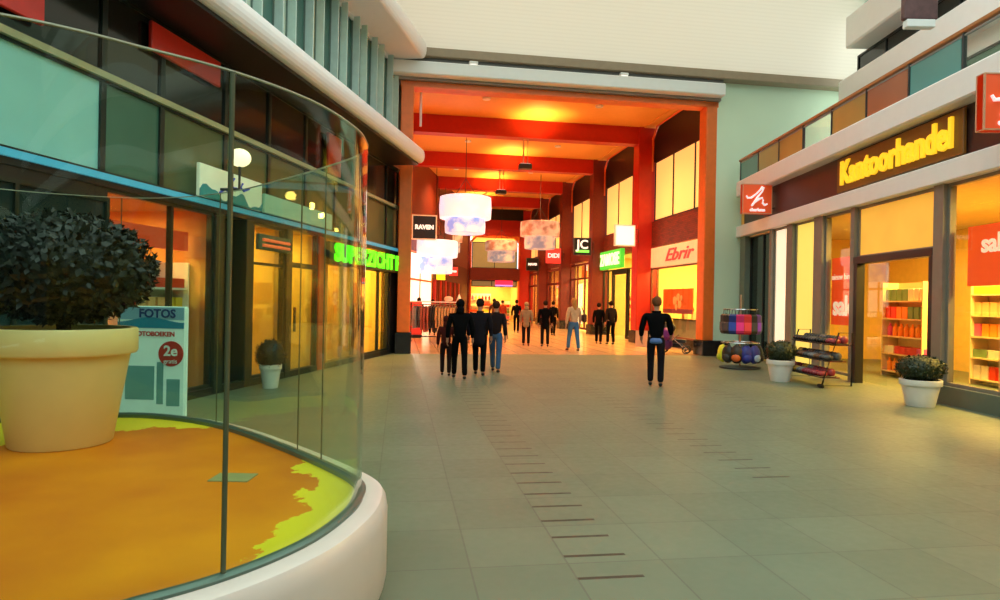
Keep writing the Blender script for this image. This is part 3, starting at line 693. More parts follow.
def ring(mb, Pin, Pout, prof, smooth=True, i0=0, i1=None):
    """sweep a closed (offset, z) profile round the loop; prof offsets measured from the glass line"""
    m = len(KL); k = len(prof); closed = i1 is None
    idx = list(range(m)) if closed else [i % m for i in range(i0, i1+1)]
    v = []; f = []
    loops = [offset_loop(KL, o) for o, z in prof]
    for i in idx: v += [(loops[j][i].x, loops[j][i].y, prof[j][1]) for j in range(k)]
    n = len(idx)
    for a in range(n if closed else n-1):
        b = (a+1) % n
        for j in range(k): f.append((a*k+j, b*k+j, b*k+(j+1) % k, a*k+(j+1) % k))
    if not closed: f += [tuple(range(k))[::-1], tuple((n-1)*k+j for j in range(k))]
    mb.add(v, f, smooth); return mb
kz, kt = .5, 2.47
ks = thing('glass_pavilion', 'curved glass pavilion on a white rounded plinth in the left foreground', 'glass pavilion', W, (0, 0, 0))
ring(MB(), 0, 0, [(.05, 0), (.14, 0), (.155, .04), (.155, kz-.1), (.145, kz-.04), (.125, kz-.008), (.1, kz), (.03, kz), (.03, kz-.12), (.05, kz-.12)]).build('plinth', mat('plinth_white', (.74, .62, .56), .3, var=.05), ks)
ring(MB(), 0, 0, [(-.03, kz-.03), (.03, kz-.03), (.03, kz+.012), (.014, kz+.022), (-.014, kz+.022), (-.03, kz+.008)]).build('base_rail', mat('green_grey_rail', (.10, .15, .12), .3, .4), ks)
ring(MB(), 0, 0, [(-.006, kt), (.008, kt), (.008, kt+.006), (-.006, kt+.006)]).build('top_rail', mat('pale_rail', (.55, .55, .42), .3, .3), ks)
fl = MB(); inn = offset_loop(KL, -.03); n = len(inn)
fl.add([(p.x, p.y, kz-.02) for p in inn]+[(p.x, p.y, kz-.12) for p in inn], [tuple(range(n)), tuple(range(2*n-1, n-1, -1))]+[(i, n+i, n+(i+1) % n, (i+1) % n) for i in range(n)])
fl.build('floor_panel', kiosk_floor_material(), ks)
SEAM = [3, 15, 27, 44, 58, 66, 73, 86, 100, 114, 128, 139]
def near_px(px, front):
    best = None
    for i, p in enumerate(KL):
        if p.y < .5: continue
        q = 500+650*p.x/p.y
        isf = i < 16*5
        if (isf == front) and abs(q-px) < (best[0] if best else 1e9): best = (abs(q-px), i)
    return best[1]
s1 = near_px(229, True)
seams = sorted({s1, 16*8-14, 16*9+4, 16*11, 16*13, 16*15, 16*17, 16*7+10})
for a, b in zip(seams, seams[1:]+[seams[0]+len(KL)]):
    ring(MB(), 0, 0, [(-.004, kz+.01), (.006, kz+.01), (.006, kt), (-.004, kt)], True, a, b).build('glass_pane', G_KIOSK, ks)
sm = mat('seam_metal', (.10, .11, .06), .35, .3)
for i in seams:
    p = KL[i]; r_ = .011 if i == s1 else .005
    MB().tube([(p.x, p.y, kz), (p.x, p.y, kt)], r_, 8).build('glazing_post', sm, ks)
B(-.12, .12, -.09, .09, 0, .006).build('floor_hatch', mat('hatch', (.32, .30, .12), .4), ks, None).location = (-1.62, 4.0, kz-.02)

def potted(F, loc, pr, ph, br, bz, label, pm, leaf, n=1500, sq=.85, lsz=.035, group=None):
    t = thing('potted_shrub', label, 'potted plant', F, loc)
    MB().lathe([(0, 0), (pr*.66, 0), (pr*.68, .01), (pr*.9, ph*.78), (pr*.98, ph*.78), (pr, ph*.8), (pr, ph*.985), (pr*.98, ph), (pr*.9, ph), (pr*.88, ph*.93), (0, ph*.93)], 48).build('pot', pm, t)
    MB().lathe([(0, ph*.93), (pr*.88, ph*.93), (pr*.8, ph*.96), (0, ph*.97)], 24).build('soil', SOIL, t)
    MB().tube([(0, 0, ph*.9), (0, 0, bz)], br*.08, 8).build('stem', SOIL, t)
    m = MB().ball((0, 0, bz), br*.9, 32, 20, .12, 1, (1, 1, sq))
    rnd = random.Random(3)
    for i in range(n):
        d = Vector((rnd.gauss(0, 1), rnd.gauss(0, 1), rnd.gauss(0, 1))).normalized()
        c = Vector((d.x, d.y, d.z*sq))*br*rnd.uniform(.86, 1.04)+Vector((0, 0, bz))
        u = Vector((rnd.gauss(0, 1), rnd.gauss(0, 1), rnd.gauss(0, 1))).normalized(); v_ = u.cross(d).normalized(); s = lsz*rnd.uniform(.7, 1.3)
        m.add([c-v_*s*.4, c+u*s*.7+d*s*.3, c+v_*s*.4, c-u*s*.7], [(0, 1, 2, 3)])
    m.build('foliage', leaf, t)
    return t
LEAF = mat('box_leaf', (.005, .010, .005), .5, scale=20, var=.5)
LEAF2 = mat('box_leaf_green', (.018, .03, .008), .5, scale=20, var=.5)
potted(W, (-3.25, 4.85, kz-.018), .49, .86, .6, 1.3, 'big pale yellow pot with a dark clipped round shrub inside the glass pavilion', mat('yellow_pot', (.85, .68, .28), .4, var=.05), LEAF, 5000, .68, .045)
potted(W, (-4.0, 11.4, 0), .19, .42, .26, .58, 'small white pot with a dark upright shrub before the left shops', POTW, LEAF, 900, 1.1, .03)

# ================================================================== RIGHT BUILDING (frame RF: x = -distance, front = -y)
BAND = mat('band_white', (.88, .85, .83), .4, var=.03)
def bx(y0, y1, *r, **k): return B(-y1, -y0, *r, **k)
struct('wall_right', bx(-16, 20.6, 4.5, 4.7, 0, 5.4), mat('shop_back_yellow', (.85, .55, .12), .6), RF)
struct('ceiling', bx(-16, 20.6, .12, 4.5, 3.72, 3.8), mat('shop_ceiling_r', (.75, .6, .3), .6), RF)
struct('wall_right', bx(20.4, 20.6, .0, 4.5, 0, 5.4), mat('shop_back_yellow', (1, 1, 1)), RF)
trim(bx(-16, 20.75, -.12, .15, 3.76, 4.12, c=.02), BAND, RF)
struct('wall_right', bx(-16, 20.6, .02, .15, 4.12, 4.97), mat('sign_band_dark', (.05, .02, .015), .35), RF)
trim(bx(-16, 20.3, -.3, .15, 4.97, 5.45, c=.03), BAND, RF)
struct('floor', bx(-16, 20.6, .15, 3.2, 5.35, 5.45), GREY, RF)
# balcony of the right building
yy = 20.4; k = 0; PANES = [mat('balcony_teal', (.12, .32, .30), .15, scale=.6), mat('balcony_amber', (.45, .28, .08), .25, scale=.6, var=.3), mat('balcony_olive', (.35, .36, .15), .25, scale=.6, var=.3), mat('balcony_rose', (.4, .14, .07), .25, scale=.6, var=.3)]
t = thing('balcony_railing', 'glazed balcony railing with brown wooden handrail along the right building', 'railing', RF, (0, -.12, 5.45))
while yy > -15:
    bx(yy-1.36, yy-.04, -.01, .01, .04, .62).build('infill_panel', G_SHOP if k % 4 == 3 else PANES[(0, 2, 1, 3, 1, 3, 0)[k % 7]], t)
    bx(yy-.04, yy, -.03, .03, 0, .66).build('post', DARK, t); yy -= 1.4; k += 1
bx(-16, 20.45, -.05, .06, .66, .73, c=.012).build('handrail', WOOD, t)
bx(-16, 20.45, -.02, .02, .6, .63).build('lower_rail', GREY, t)
# set-back upper storey
struct('wall_right', bx(-16, 20.0, 3.2, 3.5, 7.5, 8.6), BAND, RF)
trim(bx(-16, 20.05, 2.7, 3.5, 7.9, 8.55, c=.04), BAND, RF)
trim(bx(-16, 19.5, 2.6, 3.5, 9.35, 10.3, c=.04), BAND, RF)
for a in range(12):
    y1 = 20.0-a*3; window(RF, -y1, -y1+2.9, 5.45, 7.5, 3.2, [-y1+1.45], DARK, backpane=(OLIVE, TEALP, CYANP)[a % 3])
    window(RF, -y1, -y1+2.9, 8.6, 9.35, 3.25, [-y1+1.45], BLACK, backpane=mat('black_glass_panel', (1, 1, 1)))
    window(RF, -y1, -y1+2.9, 10.3, 12.6, 3.3, [-y1+1.45], GREY, backpane=CYANP)
# shopfront
trim(bx(20.2, 20.6, -.02, .2, 0, 3.76), mat('green_grey_post', (.16, .2, .15), .5), RF)
GP = mat('grey_post', (.22, .19, .15), .4)
window(RF, -20.2, -18.35, .05, 3.76, .15, [-19.2], BLACK, backpane=mat('dark_teal_glass', (.015, .03, .03), .1))
for a, b in ((18.2, 18.35), (16.9, 17.25), (15.35, 15.75), (13.95, 14.1), (11.15, 11.4), (7.9, 8.15), (4.6, 4.85)): trim(bx(a, b, -.03, .2, 0, 3.76), GP, RF)
window(RF, -18.2, -17.25, .1, 3.76, .05, [], GP, backpane=mat('lit_pale_blind', (.8, .75, .6), .5, emit=(1, .85, .6), es=.8, scale=.8, var=.2))
window(RF, -16.9, -15.75, .1, 3.76, .05, [], GP, backpane=mat('lit_olive_blind', (.75, .62, .2), .5, emit=(.95, .75, .12), es=.75, scale=.8, var=.2))
window(RF, -15.35, -14.1, .1, 3.76, .05, [], GP)
window(RF, -13.95, -11.4, 2.66, 3.76, .05, [], GP, backpane=mat('lit_amber_transom', (.8, .45, .08), .5, emit=(1, .48, .05), es=.6, scale=1.3, var=.3))
d = struct('door_3', bx(13.83, 13.95, -.02, .15, 0, 2.6).box(-11.52, -11.4, -.02, .15, 0, 2.6).box(-13.95, -11.4, -.04, .15, 2.54, 2.68), BLACK, RF)
bx(12.9, 13.83, .1, .112, .05, 2.54).build('sliding_pane', G_SHOP, d)
window(RF, -11.15, -8.15, .3, 3.76, .05, [-9.6], GP)
window(RF, -7.9, -4.85, .3, 3.76, .05, [-6.4], GP); window(RF, -4.6, 16, .3, 3.76, .05, [-2, 1, 4, 7, 10, 13], GP)
trim(bx(-16, 11.15, -.05, .15, 0, .3), mat('sill_teal', (.10, .13, .11), .3), RF)
tag(bx(14.15, 15.3, .2, .23, 1.2, 2.75).build('sale_poster', REDSIGN.copy(), None, RF), 'red poster with white letters sal in the right shop window', 'poster')
pz = bpy.data.objects['sale_poster']; pz.data.materials[0] = mat('sale_red', (.8, .07, .01), .5, emit=(1, .08, .01), es=.5)
MB().text('sale', .62, T(-14.72, .18, 1.62), .006, bold=.02).text('nieuw binnen', .2, T(-14.72, .18, 2.3), .006).build('lettering', mat('letters_cream', (.9, .8, .65), .5, emit=(1, .8, .6), es=.5), pz)
t = thing('window_banner', 'wide red banner with white writing in the right shop window nearest us', 'banner', RF, (-9.6, .3, 2.0))
B(-1.4, 1.4, 0, .03, 0, 1.0).build('sheet', mat('sale_red', (1, 1, 1)), t)
MB().text('sale sale sale', .42, T(0, -.02, .68), .006, bold=.012).build('lettering', mat('letters_cream', (1, 1, 1)), t)
for y_, e in ((17, 60), (14.7, 180), (12.4, 420), (9.6, 380), (6.5, 160)):
    lamp('AREA', RF, (-y_, 2.0, 3.68), e, (1, .62, .13), 1.2)
names = ['beside the sale poster', 'behind the open doorway, deeper one', 'behind the open doorway, nearer one', 'under the red window banner, deeper one', 'under the red window banner, nearer one']
for i, (y_, yb, wd, ht) in enumerate(((14.9, 1.6, 1.5, 2.2), (13.3, 2.6, 1.6, 2.4), (11.9, 2.3, 1.3, 2.4), (10.3, .9, 1.5, 1.95), (8.9, .9, 1.2, 1.95))):
    zs, hh = shelf_unit(RF, (-y_, yb, .01), 0, wd, ht, 5, .4, 'shelf unit of goods in the right shop, '+names[i], mat('shelf_yellow', (.8, .6, .3), .5))
    fill(RF, (-y_, yb, .01), 0, wd, zs, hh, 7, 'on shelves '+names[i], 'products '+names[i], 1.15)
# signs
t = thing('shop_sign', 'long yellow lettered shop sign on the dark band of the right building', 'shop sign', RF, (-12.65, -.06, 4.54))
B(-2.0, 2.0, 0, .06, -.38, .38, c=.01).build('backing', mat('sign_brown', (.22, .09, .01), .4), t)
MB().text('Kantoorhandel', .72, T(0, -.03, 0) @ Matrix.Diagonal((.83, 1, 1, 1)), .025, bold=.018).build('lettering', mat('letters_gold', (.9, .55, .03), .4, emit=(1, .6, .02), es=.75), t)
def ch_sign(loc, s, label, full=True, F=W):
    t = thing('projecting_sign', label, 'sign', F, loc)
    B(-s/2, s/2, -.07, .07, 0, s, c=.012).build('box', mat('sign_orange_red', (.72, .09, .025), .4, emit=(1, .1, .02), es=.3), t)
    f = MB(); e = .02
    f.box(-s/2, s/2, -.085, .085, 0, e).box(-s/2, s/2, -.085, .085, s-e, s).box(-s/2, -s/2+e, -.085, .085, e, s-e).box(s/2-e, s/2, -.085, .085, e, s-e)
    f.build('frame', mat('sign_frame', (.7, .35, .2), .4), t)
    P = [(-.38, .60), (-.33, .52), (-.22, .53), (-.05, .66), (.08, .80), (.15, .90), (.20, .88), (.15, .74), (.0, .56), (-.16, .30), (-.2, .26), (-.12, .36), (.06, .50), (.16, .53), (.19, .46), (.17, .36), (.24, .29), (.33, .33)]
    MB().tube([(a*s, -.095, b*s) for a, b in P], [.026*s+.012*s*math.sin(i*.9)**2 for i in range(len(P))], 7).build('script', mat('script_white', (.85, .75, .75), .4, emit=(1, .85, .85), es=.6), t)
    MB().text('charlene', .15*s, T(0, -.09, .13*s), .006, bold=.006).build('lettering', mat('script_white', (1, 1, 1)), t)
    MB().tube([(s/2-.03, 0, s*.75), (s/2+.1, 0, s*.75), (s/2+.1, 0, s*.2), (s/2-.03, 0, s*.2)], .025, 6).build('bracket', DARK, t)
ch_sign((7.12, 18.2, 4.17), .83, 'orange-red square sign with white script at the far end of the right building')
ch_sign((7.1, 9.15, 4.12), .8, 'orange-red square sign on the right building, nearest us')
t = thing('hanging_sign', 'dark reddish square sign with a white lower edge high above the right balcony', 'sign', W, (7.0, 11.0, 6.35))
B(-.28, .28, -.06, .06, .14, .9, c=.012).build('box', mat('sign_maroon', (.12, .05, .05), .5, scale=9, var=.6), t)
B(-.24, .24, -.07, .07, 0, .13, c=.01).build('lower_edge', WHITE, t)
MB().tube([(.1, 0, .85), (.1, 0, 1.1), (3.2, 0, 1.1), (3.4, 0, 1.45)], .025, 6).build('bracket', DARK, t)

# pots on the right
potted(W, (6.02, 13.9, 0), .285, .46, .32, .64, 'white pot with a clipped round shrub beside the display stand', POTW, LEAF2, 1600, .72, .03)
potted(W, (6.98, 10.75, 0), .31, .44, .36, .62, 'white pot with a dark clipped shrub before the open shop doorway', POTW, LEAF2, 1600, .62, .03)

# bag spinner rack
t = thing('bag_rack', 'two-tier round bag rack on a central pole before the pale green wall', 'display rack', W, (6.15, 16.6, 0))
MB().tube([(0, 0, .05), (0, 0, 1.88)], .022, 8).build('pole', mat('pole_tan', (.5, .38, .28), .3, .5), t)
for z, r_ in ((.66, .46), (1.50, .40)):
    m = MB().tube([(r_*math.cos(2*PI*i/28), r_*math.sin(2*PI*i/28), z) for i in range(28)], .014, 6, closed=True)
    for i in range(4): m.tube([(0, 0, z), (r_*math.cos(i*PI/2), r_*math.sin(i*PI/2), z)], .01, 5)
    m.build('ring', CHROME, t)
MB().lathe([(0, 0), (.5, 0), (.5, .04), (.1, .08), (0, .08)], 28).build('base', DARK, t)
cols = [('black', (.01, .01, .012)), ('magenta', (.55, .01, .12)), ('red', (.6, .02, .03)), ('purple', (.12, .01, .3)), ('dark blue', (.01, .03, .2)), ('black', (.02, .02, .025)), ('dark grey', (.05, .05, .055))]
names = []
for i in range(9):
    an = -PI*.97+PI*.94*i/8; nm, c = [cols[k] for k in (5, 0, 4, 1, 2, 0, 3, 6, 4)][i]
    r_ = .43; M_ = T(6.15+r_*math.cos(an), 16.6+r_*math.sin(an), 1.08) @ RZ(math.degrees(an)+90)
    q = thing('hanging_bag', '%s small bag hanging on the upper ring of the bag rack, %s' % (nm, ['leftmost', 'second from left', 'third from left', 'fourth from left', 'middle front', 'right of the middle', 'third from right', 'second from right', 'rightmost'][i]), 'bag', W, (0, 0, 0), group='bags on the upper ring'); q.matrix_world = M_
    MB().box(-.13, .13, -.065, .065, -.2, .3, c=.04).build('body', mat('bagc_'+nm, c, .5), q)
    B(-.09, .09, -.085, -.065, -.12, .1, c=.008).build('pocket', mat('bagp_'+nm, [min(1, v*2.5+.02) for v in c], .5), q)
    MB().tube([(-.05, 0, .29), (-.03, 0, .42), (.03, 0, .42), (.05, 0, .29)], .008, 5).build('strap', BLACK, q)
cl = [('bright yellow', (.75, .75, .03)), ('black', (.012, .012, .014)), ('black with orange patch', (.02, .015, .01)), ('dark blue', (.01, .02, .22)), ('dark blue', (.01, .03, .3)), ('black', (.014, .012, .014)), ('dark navy', (.01, .012, .05))]
for i in range(7):
    an = -PI*1.0+PI*1.0*i/6; nm, c = cl[i]; r_ = .44
    q = thing('backpack', '%s backpack on the lower ring of the bag rack, %s' % (nm, ['leftmost', 'second from left', 'third from left', 'middle', 'third from right', 'second from right', 'rightmost'][i]), 'bag', group='bags on the lower ring')
    q.matrix_world = T(6.15+r_*math.cos(an), 16.6+r_*math.sin(an), .12) @ RZ(math.degrees(an)+90)
    MB().ball((0, 0, .26), .2, 14, 10, .08, i, (.85, .6, 1.15)).build('body', mat('bp_'+nm, c, .5), q)
    MB().ball((0, -.09, .18), .11, 10, 8, .05, i, (1, .5, .9)).build('pocket', mat('bpp%d' % i, [(.5, .6, .02), (.03, .03, .03), (.6, .12, .02), (.02, .03, .3), (.3, .4, .6), (.02, .02, .02), (.02, .02, .08)][i], .5), q)
    MB().tube([(-.05, .03, .46), (0, .03, .53), (.05, .03, .46)], .012, 5).build('strap', BLACK, q)

# tiered display stand beside the sale window
DS = T(6.38, 13.65) @ RZ(-90)      # local x towards us, front -y
t = thing('display_stand', 'long black tiered display stand under the sale window', 'display stand', DS, (0, 0, 0))
for x in (-.87, .85):
    MB().tube([(x+.01, -.02, .06), (x+.01, .56, .06), (x+.01, .56, 1.1), (x+.01, .3, 1.1)], .016, 6, closed=True).build('side_frame', BLACK, t)
for z, y0_ in ((.2, -.02), (.52, .1), (.84, .22)): B(-.85, .85, y0_, y0_+.36, z, z+.02).build('tier', mat('tier_brown', (.1, .03, .02), .4), t)
for x in (-.78, .78):
    MB().tube([(x-.07, 0, .04), (x+.07, 0, .04)], .04, 8).build('caster', BLACK, t)
gc = [('black', (.012, .012, .014)), ('dark grey', (.06, .06, .065)), ('dark red', (.25, .02, .03)), ('grey', (.18, .17, .17)), ('brown', (.16, .06, .02)), ('mustard', (.5, .3, .03)), ('rose', (.4, .08, .1))]
shoe_me = {}
for ti, (z, yb, tn) in enumerate(((.22, .1, 'lowest'), (.54, .22, 'middle'), (.86, .34, 'top'))):
    for i in range(7):
        nm, c = gc[random.choice(((0, 1, 2, 3, 6, 5), (0, 1, 4, 3, 5), (0, 0, 1, 2))[ti])]
        if nm not in shoe_me:
            a = MB()
            for s_ in (-.05, .05):
                a.ball((s_, -.06, .045), .05, 10, 8, 0, 0, (.85, 1.6, .8)); a.ball((s_, .07, .06), .045, 10, 8, 0, 0, (.85, 1.2, 1.3))
            b_ = MB()
            for s_ in (-.05, .05): b_.box(s_-.04, s_+.04, -.15, .12, 0, .014, c=.004)
            oa = a.build('upper', mat('shoe_'+nm, c, .4)); ob = b_.build('sole', BLACK); shoe_me[nm] = (oa.data, ob.data); bpy.data.objects.remove(oa); bpy.data.objects.remove(ob)
        q = thing('pair_of_shoes', '%s shoes in the row on the %s tier of the black display stand' % (nm, tn), 'shoes', DS, (-.72+i*.24, yb, z), random.uniform(-8, 8), 'shoes on the %s tier' % tn+' '+nm)
        q.matrix_world = q.matrix_world @ Matrix.Scale(1.45, 4)
        for kk, me in zip(('upper', 'sole'), shoe_me[nm]):
            o = bpy.data.objects.new(kk, me); C.objects.link(o); o.parent = q

# clothes rack inside the arcade
CR = A @ T(1.35, 24.4)
t = thing('clothes_rack', 'long clothes rail with a white top bar inside the arcade entrance', 'clothes rack', CR, (0, 0, 0))
B(-.95, .95, -.2, .2, 1.5, 1.54).build('top_shelf', LITWHITE if False else mat('white_top', (.9, .88, .85), .4), t)
MB().tube([(-.92, 0, 1.42), (.92, 0, 1.42)], .018, 8).build('hanging_rail', CHROME, t)
for x in (-.93, .93): B(x-.02, x+.02, -.02, .02, .1, 1.5).build('upright', BLACK, t); B(x-.03, x+.03, -.3, .3, .06, .11).build('foot', BLACK, t)
B(-.9, .9, -.02, .02, .2, .24).build('lower_bar', BLACK, t)
gcl = [('grey printed', (.32, .3, .28)), ('grey', (.3, .29, .28)), ('dark grey', (.08, .08, .08)), ('rust', (.45, .14, .08)), ('brick red', (.4, .1, .07)), ('rust', (.42, .13, .08)), ('black', (.02, .02, .02)), ('black', (.02, .02, .02))]+[('tan', (.62, .36, .14)), ('light tan', (.7, .45, .2))]*4
for i, (nm, c) in enumerate(gcl):
    x = -.82+i*.11; rnd = random.Random(i)
    q = thing('hanging_garment', '%s garment on the clothes rail, %s' % (nm, ('at its left end' if i < 2 else 'left of its middle' if i < 6 else 'in its middle' if i < 9 else 'towards its right end')), 'garment', CR, (x, 0, 0), 70+rnd.uniform(-8, 8), 'garments on the clothes rail: %s %d' % (nm, 0 if i < 2 else 1 if i < 6 else 2 if i < 9 else 3))
    hem = .45+rnd.uniform(-.08, .12)
    m = MB()
    P = [(-.2, 1.28), (-.06, 1.35), (.06, 1.35), (.2, 1.28), (.27, .85), (.2, .84), (.19, hem), (-.19, hem), (-.2, .84), (-.27, .85)]
    m.prism(P, -.03, .03); m.build('cloth', mat('garment_'+nm, c, .8), q)
    MB().tube([(-.17, 0, 1.3), (0, 0, 1.37), (.17, 0, 1.3)], .01, 5).tube([(0, 0, 1.37), (0, 0, 1.43)], .006, 5).build('hanger', CHROME, q)
q = thing('handbag', 'pale round handbag on top of the clothes rack', 'bag', CR, (.45, 0, 1.54)); MB().ball((0, 0, .1), .13, 12, 8, 0, 0, (1.3, .7, .8)).build('body', mat('bag_pale', (.8, .55, .45), .5), q); MB().tube([(-.08, 0, .18), (0, 0, .27), (.08, 0, .18)], .01, 5).build('handle', BLACK, q)
q = thing('display_cone', 'white cone-shaped ornament on top of the clothes rack beside the handbag', 'ornament', CR, (.85, 0, 1.54)); MB().lathe([(0, 0), (.12, 0), (.11, .03), (.02, .27), (0, .28)], 16).build('cone', WHITE, q)
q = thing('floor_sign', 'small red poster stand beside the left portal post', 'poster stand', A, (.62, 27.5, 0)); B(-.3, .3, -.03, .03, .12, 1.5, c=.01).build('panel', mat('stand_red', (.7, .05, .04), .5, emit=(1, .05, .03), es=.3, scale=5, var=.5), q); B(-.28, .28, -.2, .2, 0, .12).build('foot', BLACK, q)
B(-.24, .24, -.045, -.03, .5, 1.1).build('printed_area', mat('stand_pic', (.6, .3, .2), .5, scale=8, var=.6), q)
for i, (x, y, rz) in enumerate(((4.15, 27.2, 5), (2.2, 24.0, 0))):
    if i: continue
    q = thing('small_table', 'low thin-legged table in the middle of the arcade floor', 'table', A, (x, y, 0), rz)
    B(-.42, .42, -.25, .25, .62, .66, c=.01).build('tabletop', DARK, q)
    for sx in (-.36, .36):
        for sy in (-.2, .2): MB().tube([(sx, sy, 0), (sx*.8, sy*.8, .62)], .018, 6).build('leg', BLACK, q)
q = thing('sandwich_board', 'small pale board standing by the first arcade column', 'sandwich board', A, (8.95, 23.2, 0), -30)
for s_ in (-1, 1): MB().box(-.22, .22, -.012, .012, 0, .6, M=T(0, s_*.09, 0) @ Matrix.Rotation(R(s_*8), 4, 'X')).build('board', mat('board_tan', (.5, .3, .2), .5), q)

# stroller beside the man
q = thing('stroller', 'black pushchair parked before the first arcade shop window', 'pushchair', A, (8.98, 20.3, 0), 60)
for sx in (-.24, .24):
    for sy in (-.38, .34): 
        wl = MB().tube([(sx, sy+.11*math.cos(a), .12+.11*math.sin(a)) for a in [2*PI*i/16 for i in range(16)]], .02, 6, closed=True).tube([(sx-.02, sy, .12), (sx+.02, sy, .12)], .03, 8).build('wheel', BLACK, q)
m = MB()
for sx in (-.22, .22): m.tube([(sx, -.38, .12), (sx, .1, .55), (sx, .5, 1.02)], .014, 6).tube([(sx, .34, .12), (sx, -.1, .6)], .014, 6)
m.tube([(-.22, .5, 1.02), (.22, .5, 1.02)], .018, 6).build('frame', CHROME, q)
m = MB().prism([(-.35, .35), (.15, .35), (.4, .8), (.32, .84), (.1, .45), (-.35, .45)], -.2, .2, 'x'); m.build('seat', mat('stroller_fabric', (.02, .02, .025), .7), q)
MB().ball((0, .22, .82), .24, 14, 8, 0, 0, (.9, 1, .75)).build('hood', mat('stroller_fabric', (1, 1, 1)), q)
MB().box(-.2, .2, -.25, .2, .2, .32, c=.04).build('basket', BLACK, q)
q = thing('shopping_bag', 'purple shopping bag hanging at the pushchair beside the standing man', 'bag', A, (8.55, 19.95, .42), 20)
MB().ball((0, 0, .2), .27, 16, 12, .25, 4, (1, .5, .8)).build('body', mat('bag_purple', (.22, .02, .2), .5), q); MB().tube([(-.1, 0, .38), (0, 0, .55), (.1, 0, .38)], .01, 5).build('handle', BLACK, q)
MB().ball((.03, 0, -.1), .2, 14, 10, .25, 7, (1, .5, 1)).build('lower_fold', mat('bag_dark_purple', (.1, .01, .09), .5), q)

# ================================================================== PEOPLE
def skinmesh(V, E, Rr, sub=2):
    me = bpy.data.meshes.new('sk'); me.from_pydata(V, E, []); o = bpy.data.objects.new('sk', me); TMP.collection.objects.link(o)
    md = o.modifiers.new('s', 'SKIN'); md.use_smooth_shade = True
    sv = me.skin_vertices[0].data
    for i, r in enumerate(Rr):
        sv[i].radius = (r, r) if not isinstance(r, tuple) else r
        sv[i].use_root = (i == 0)
    s = o.modifiers.new('u', 'SUBSURF'); s.levels = sub; s.render_levels = sub
    TMP.view_layers[0].update(); dg = TMP.view_layers[0].depsgraph; em = bpy.data.meshes.new_from_object(o.evaluated_get(dg), depsgraph=dg)
    v = [tuple(x.co) for x in em.vertices]; f = [tuple(p.vertices) for p in em.polygons]
    bpy.data.objects.remove(o); bpy.data.meshes.remove(me); bpy.data.meshes.remove(em)
    return v, f
def chain(pts, start=None):
    return pts
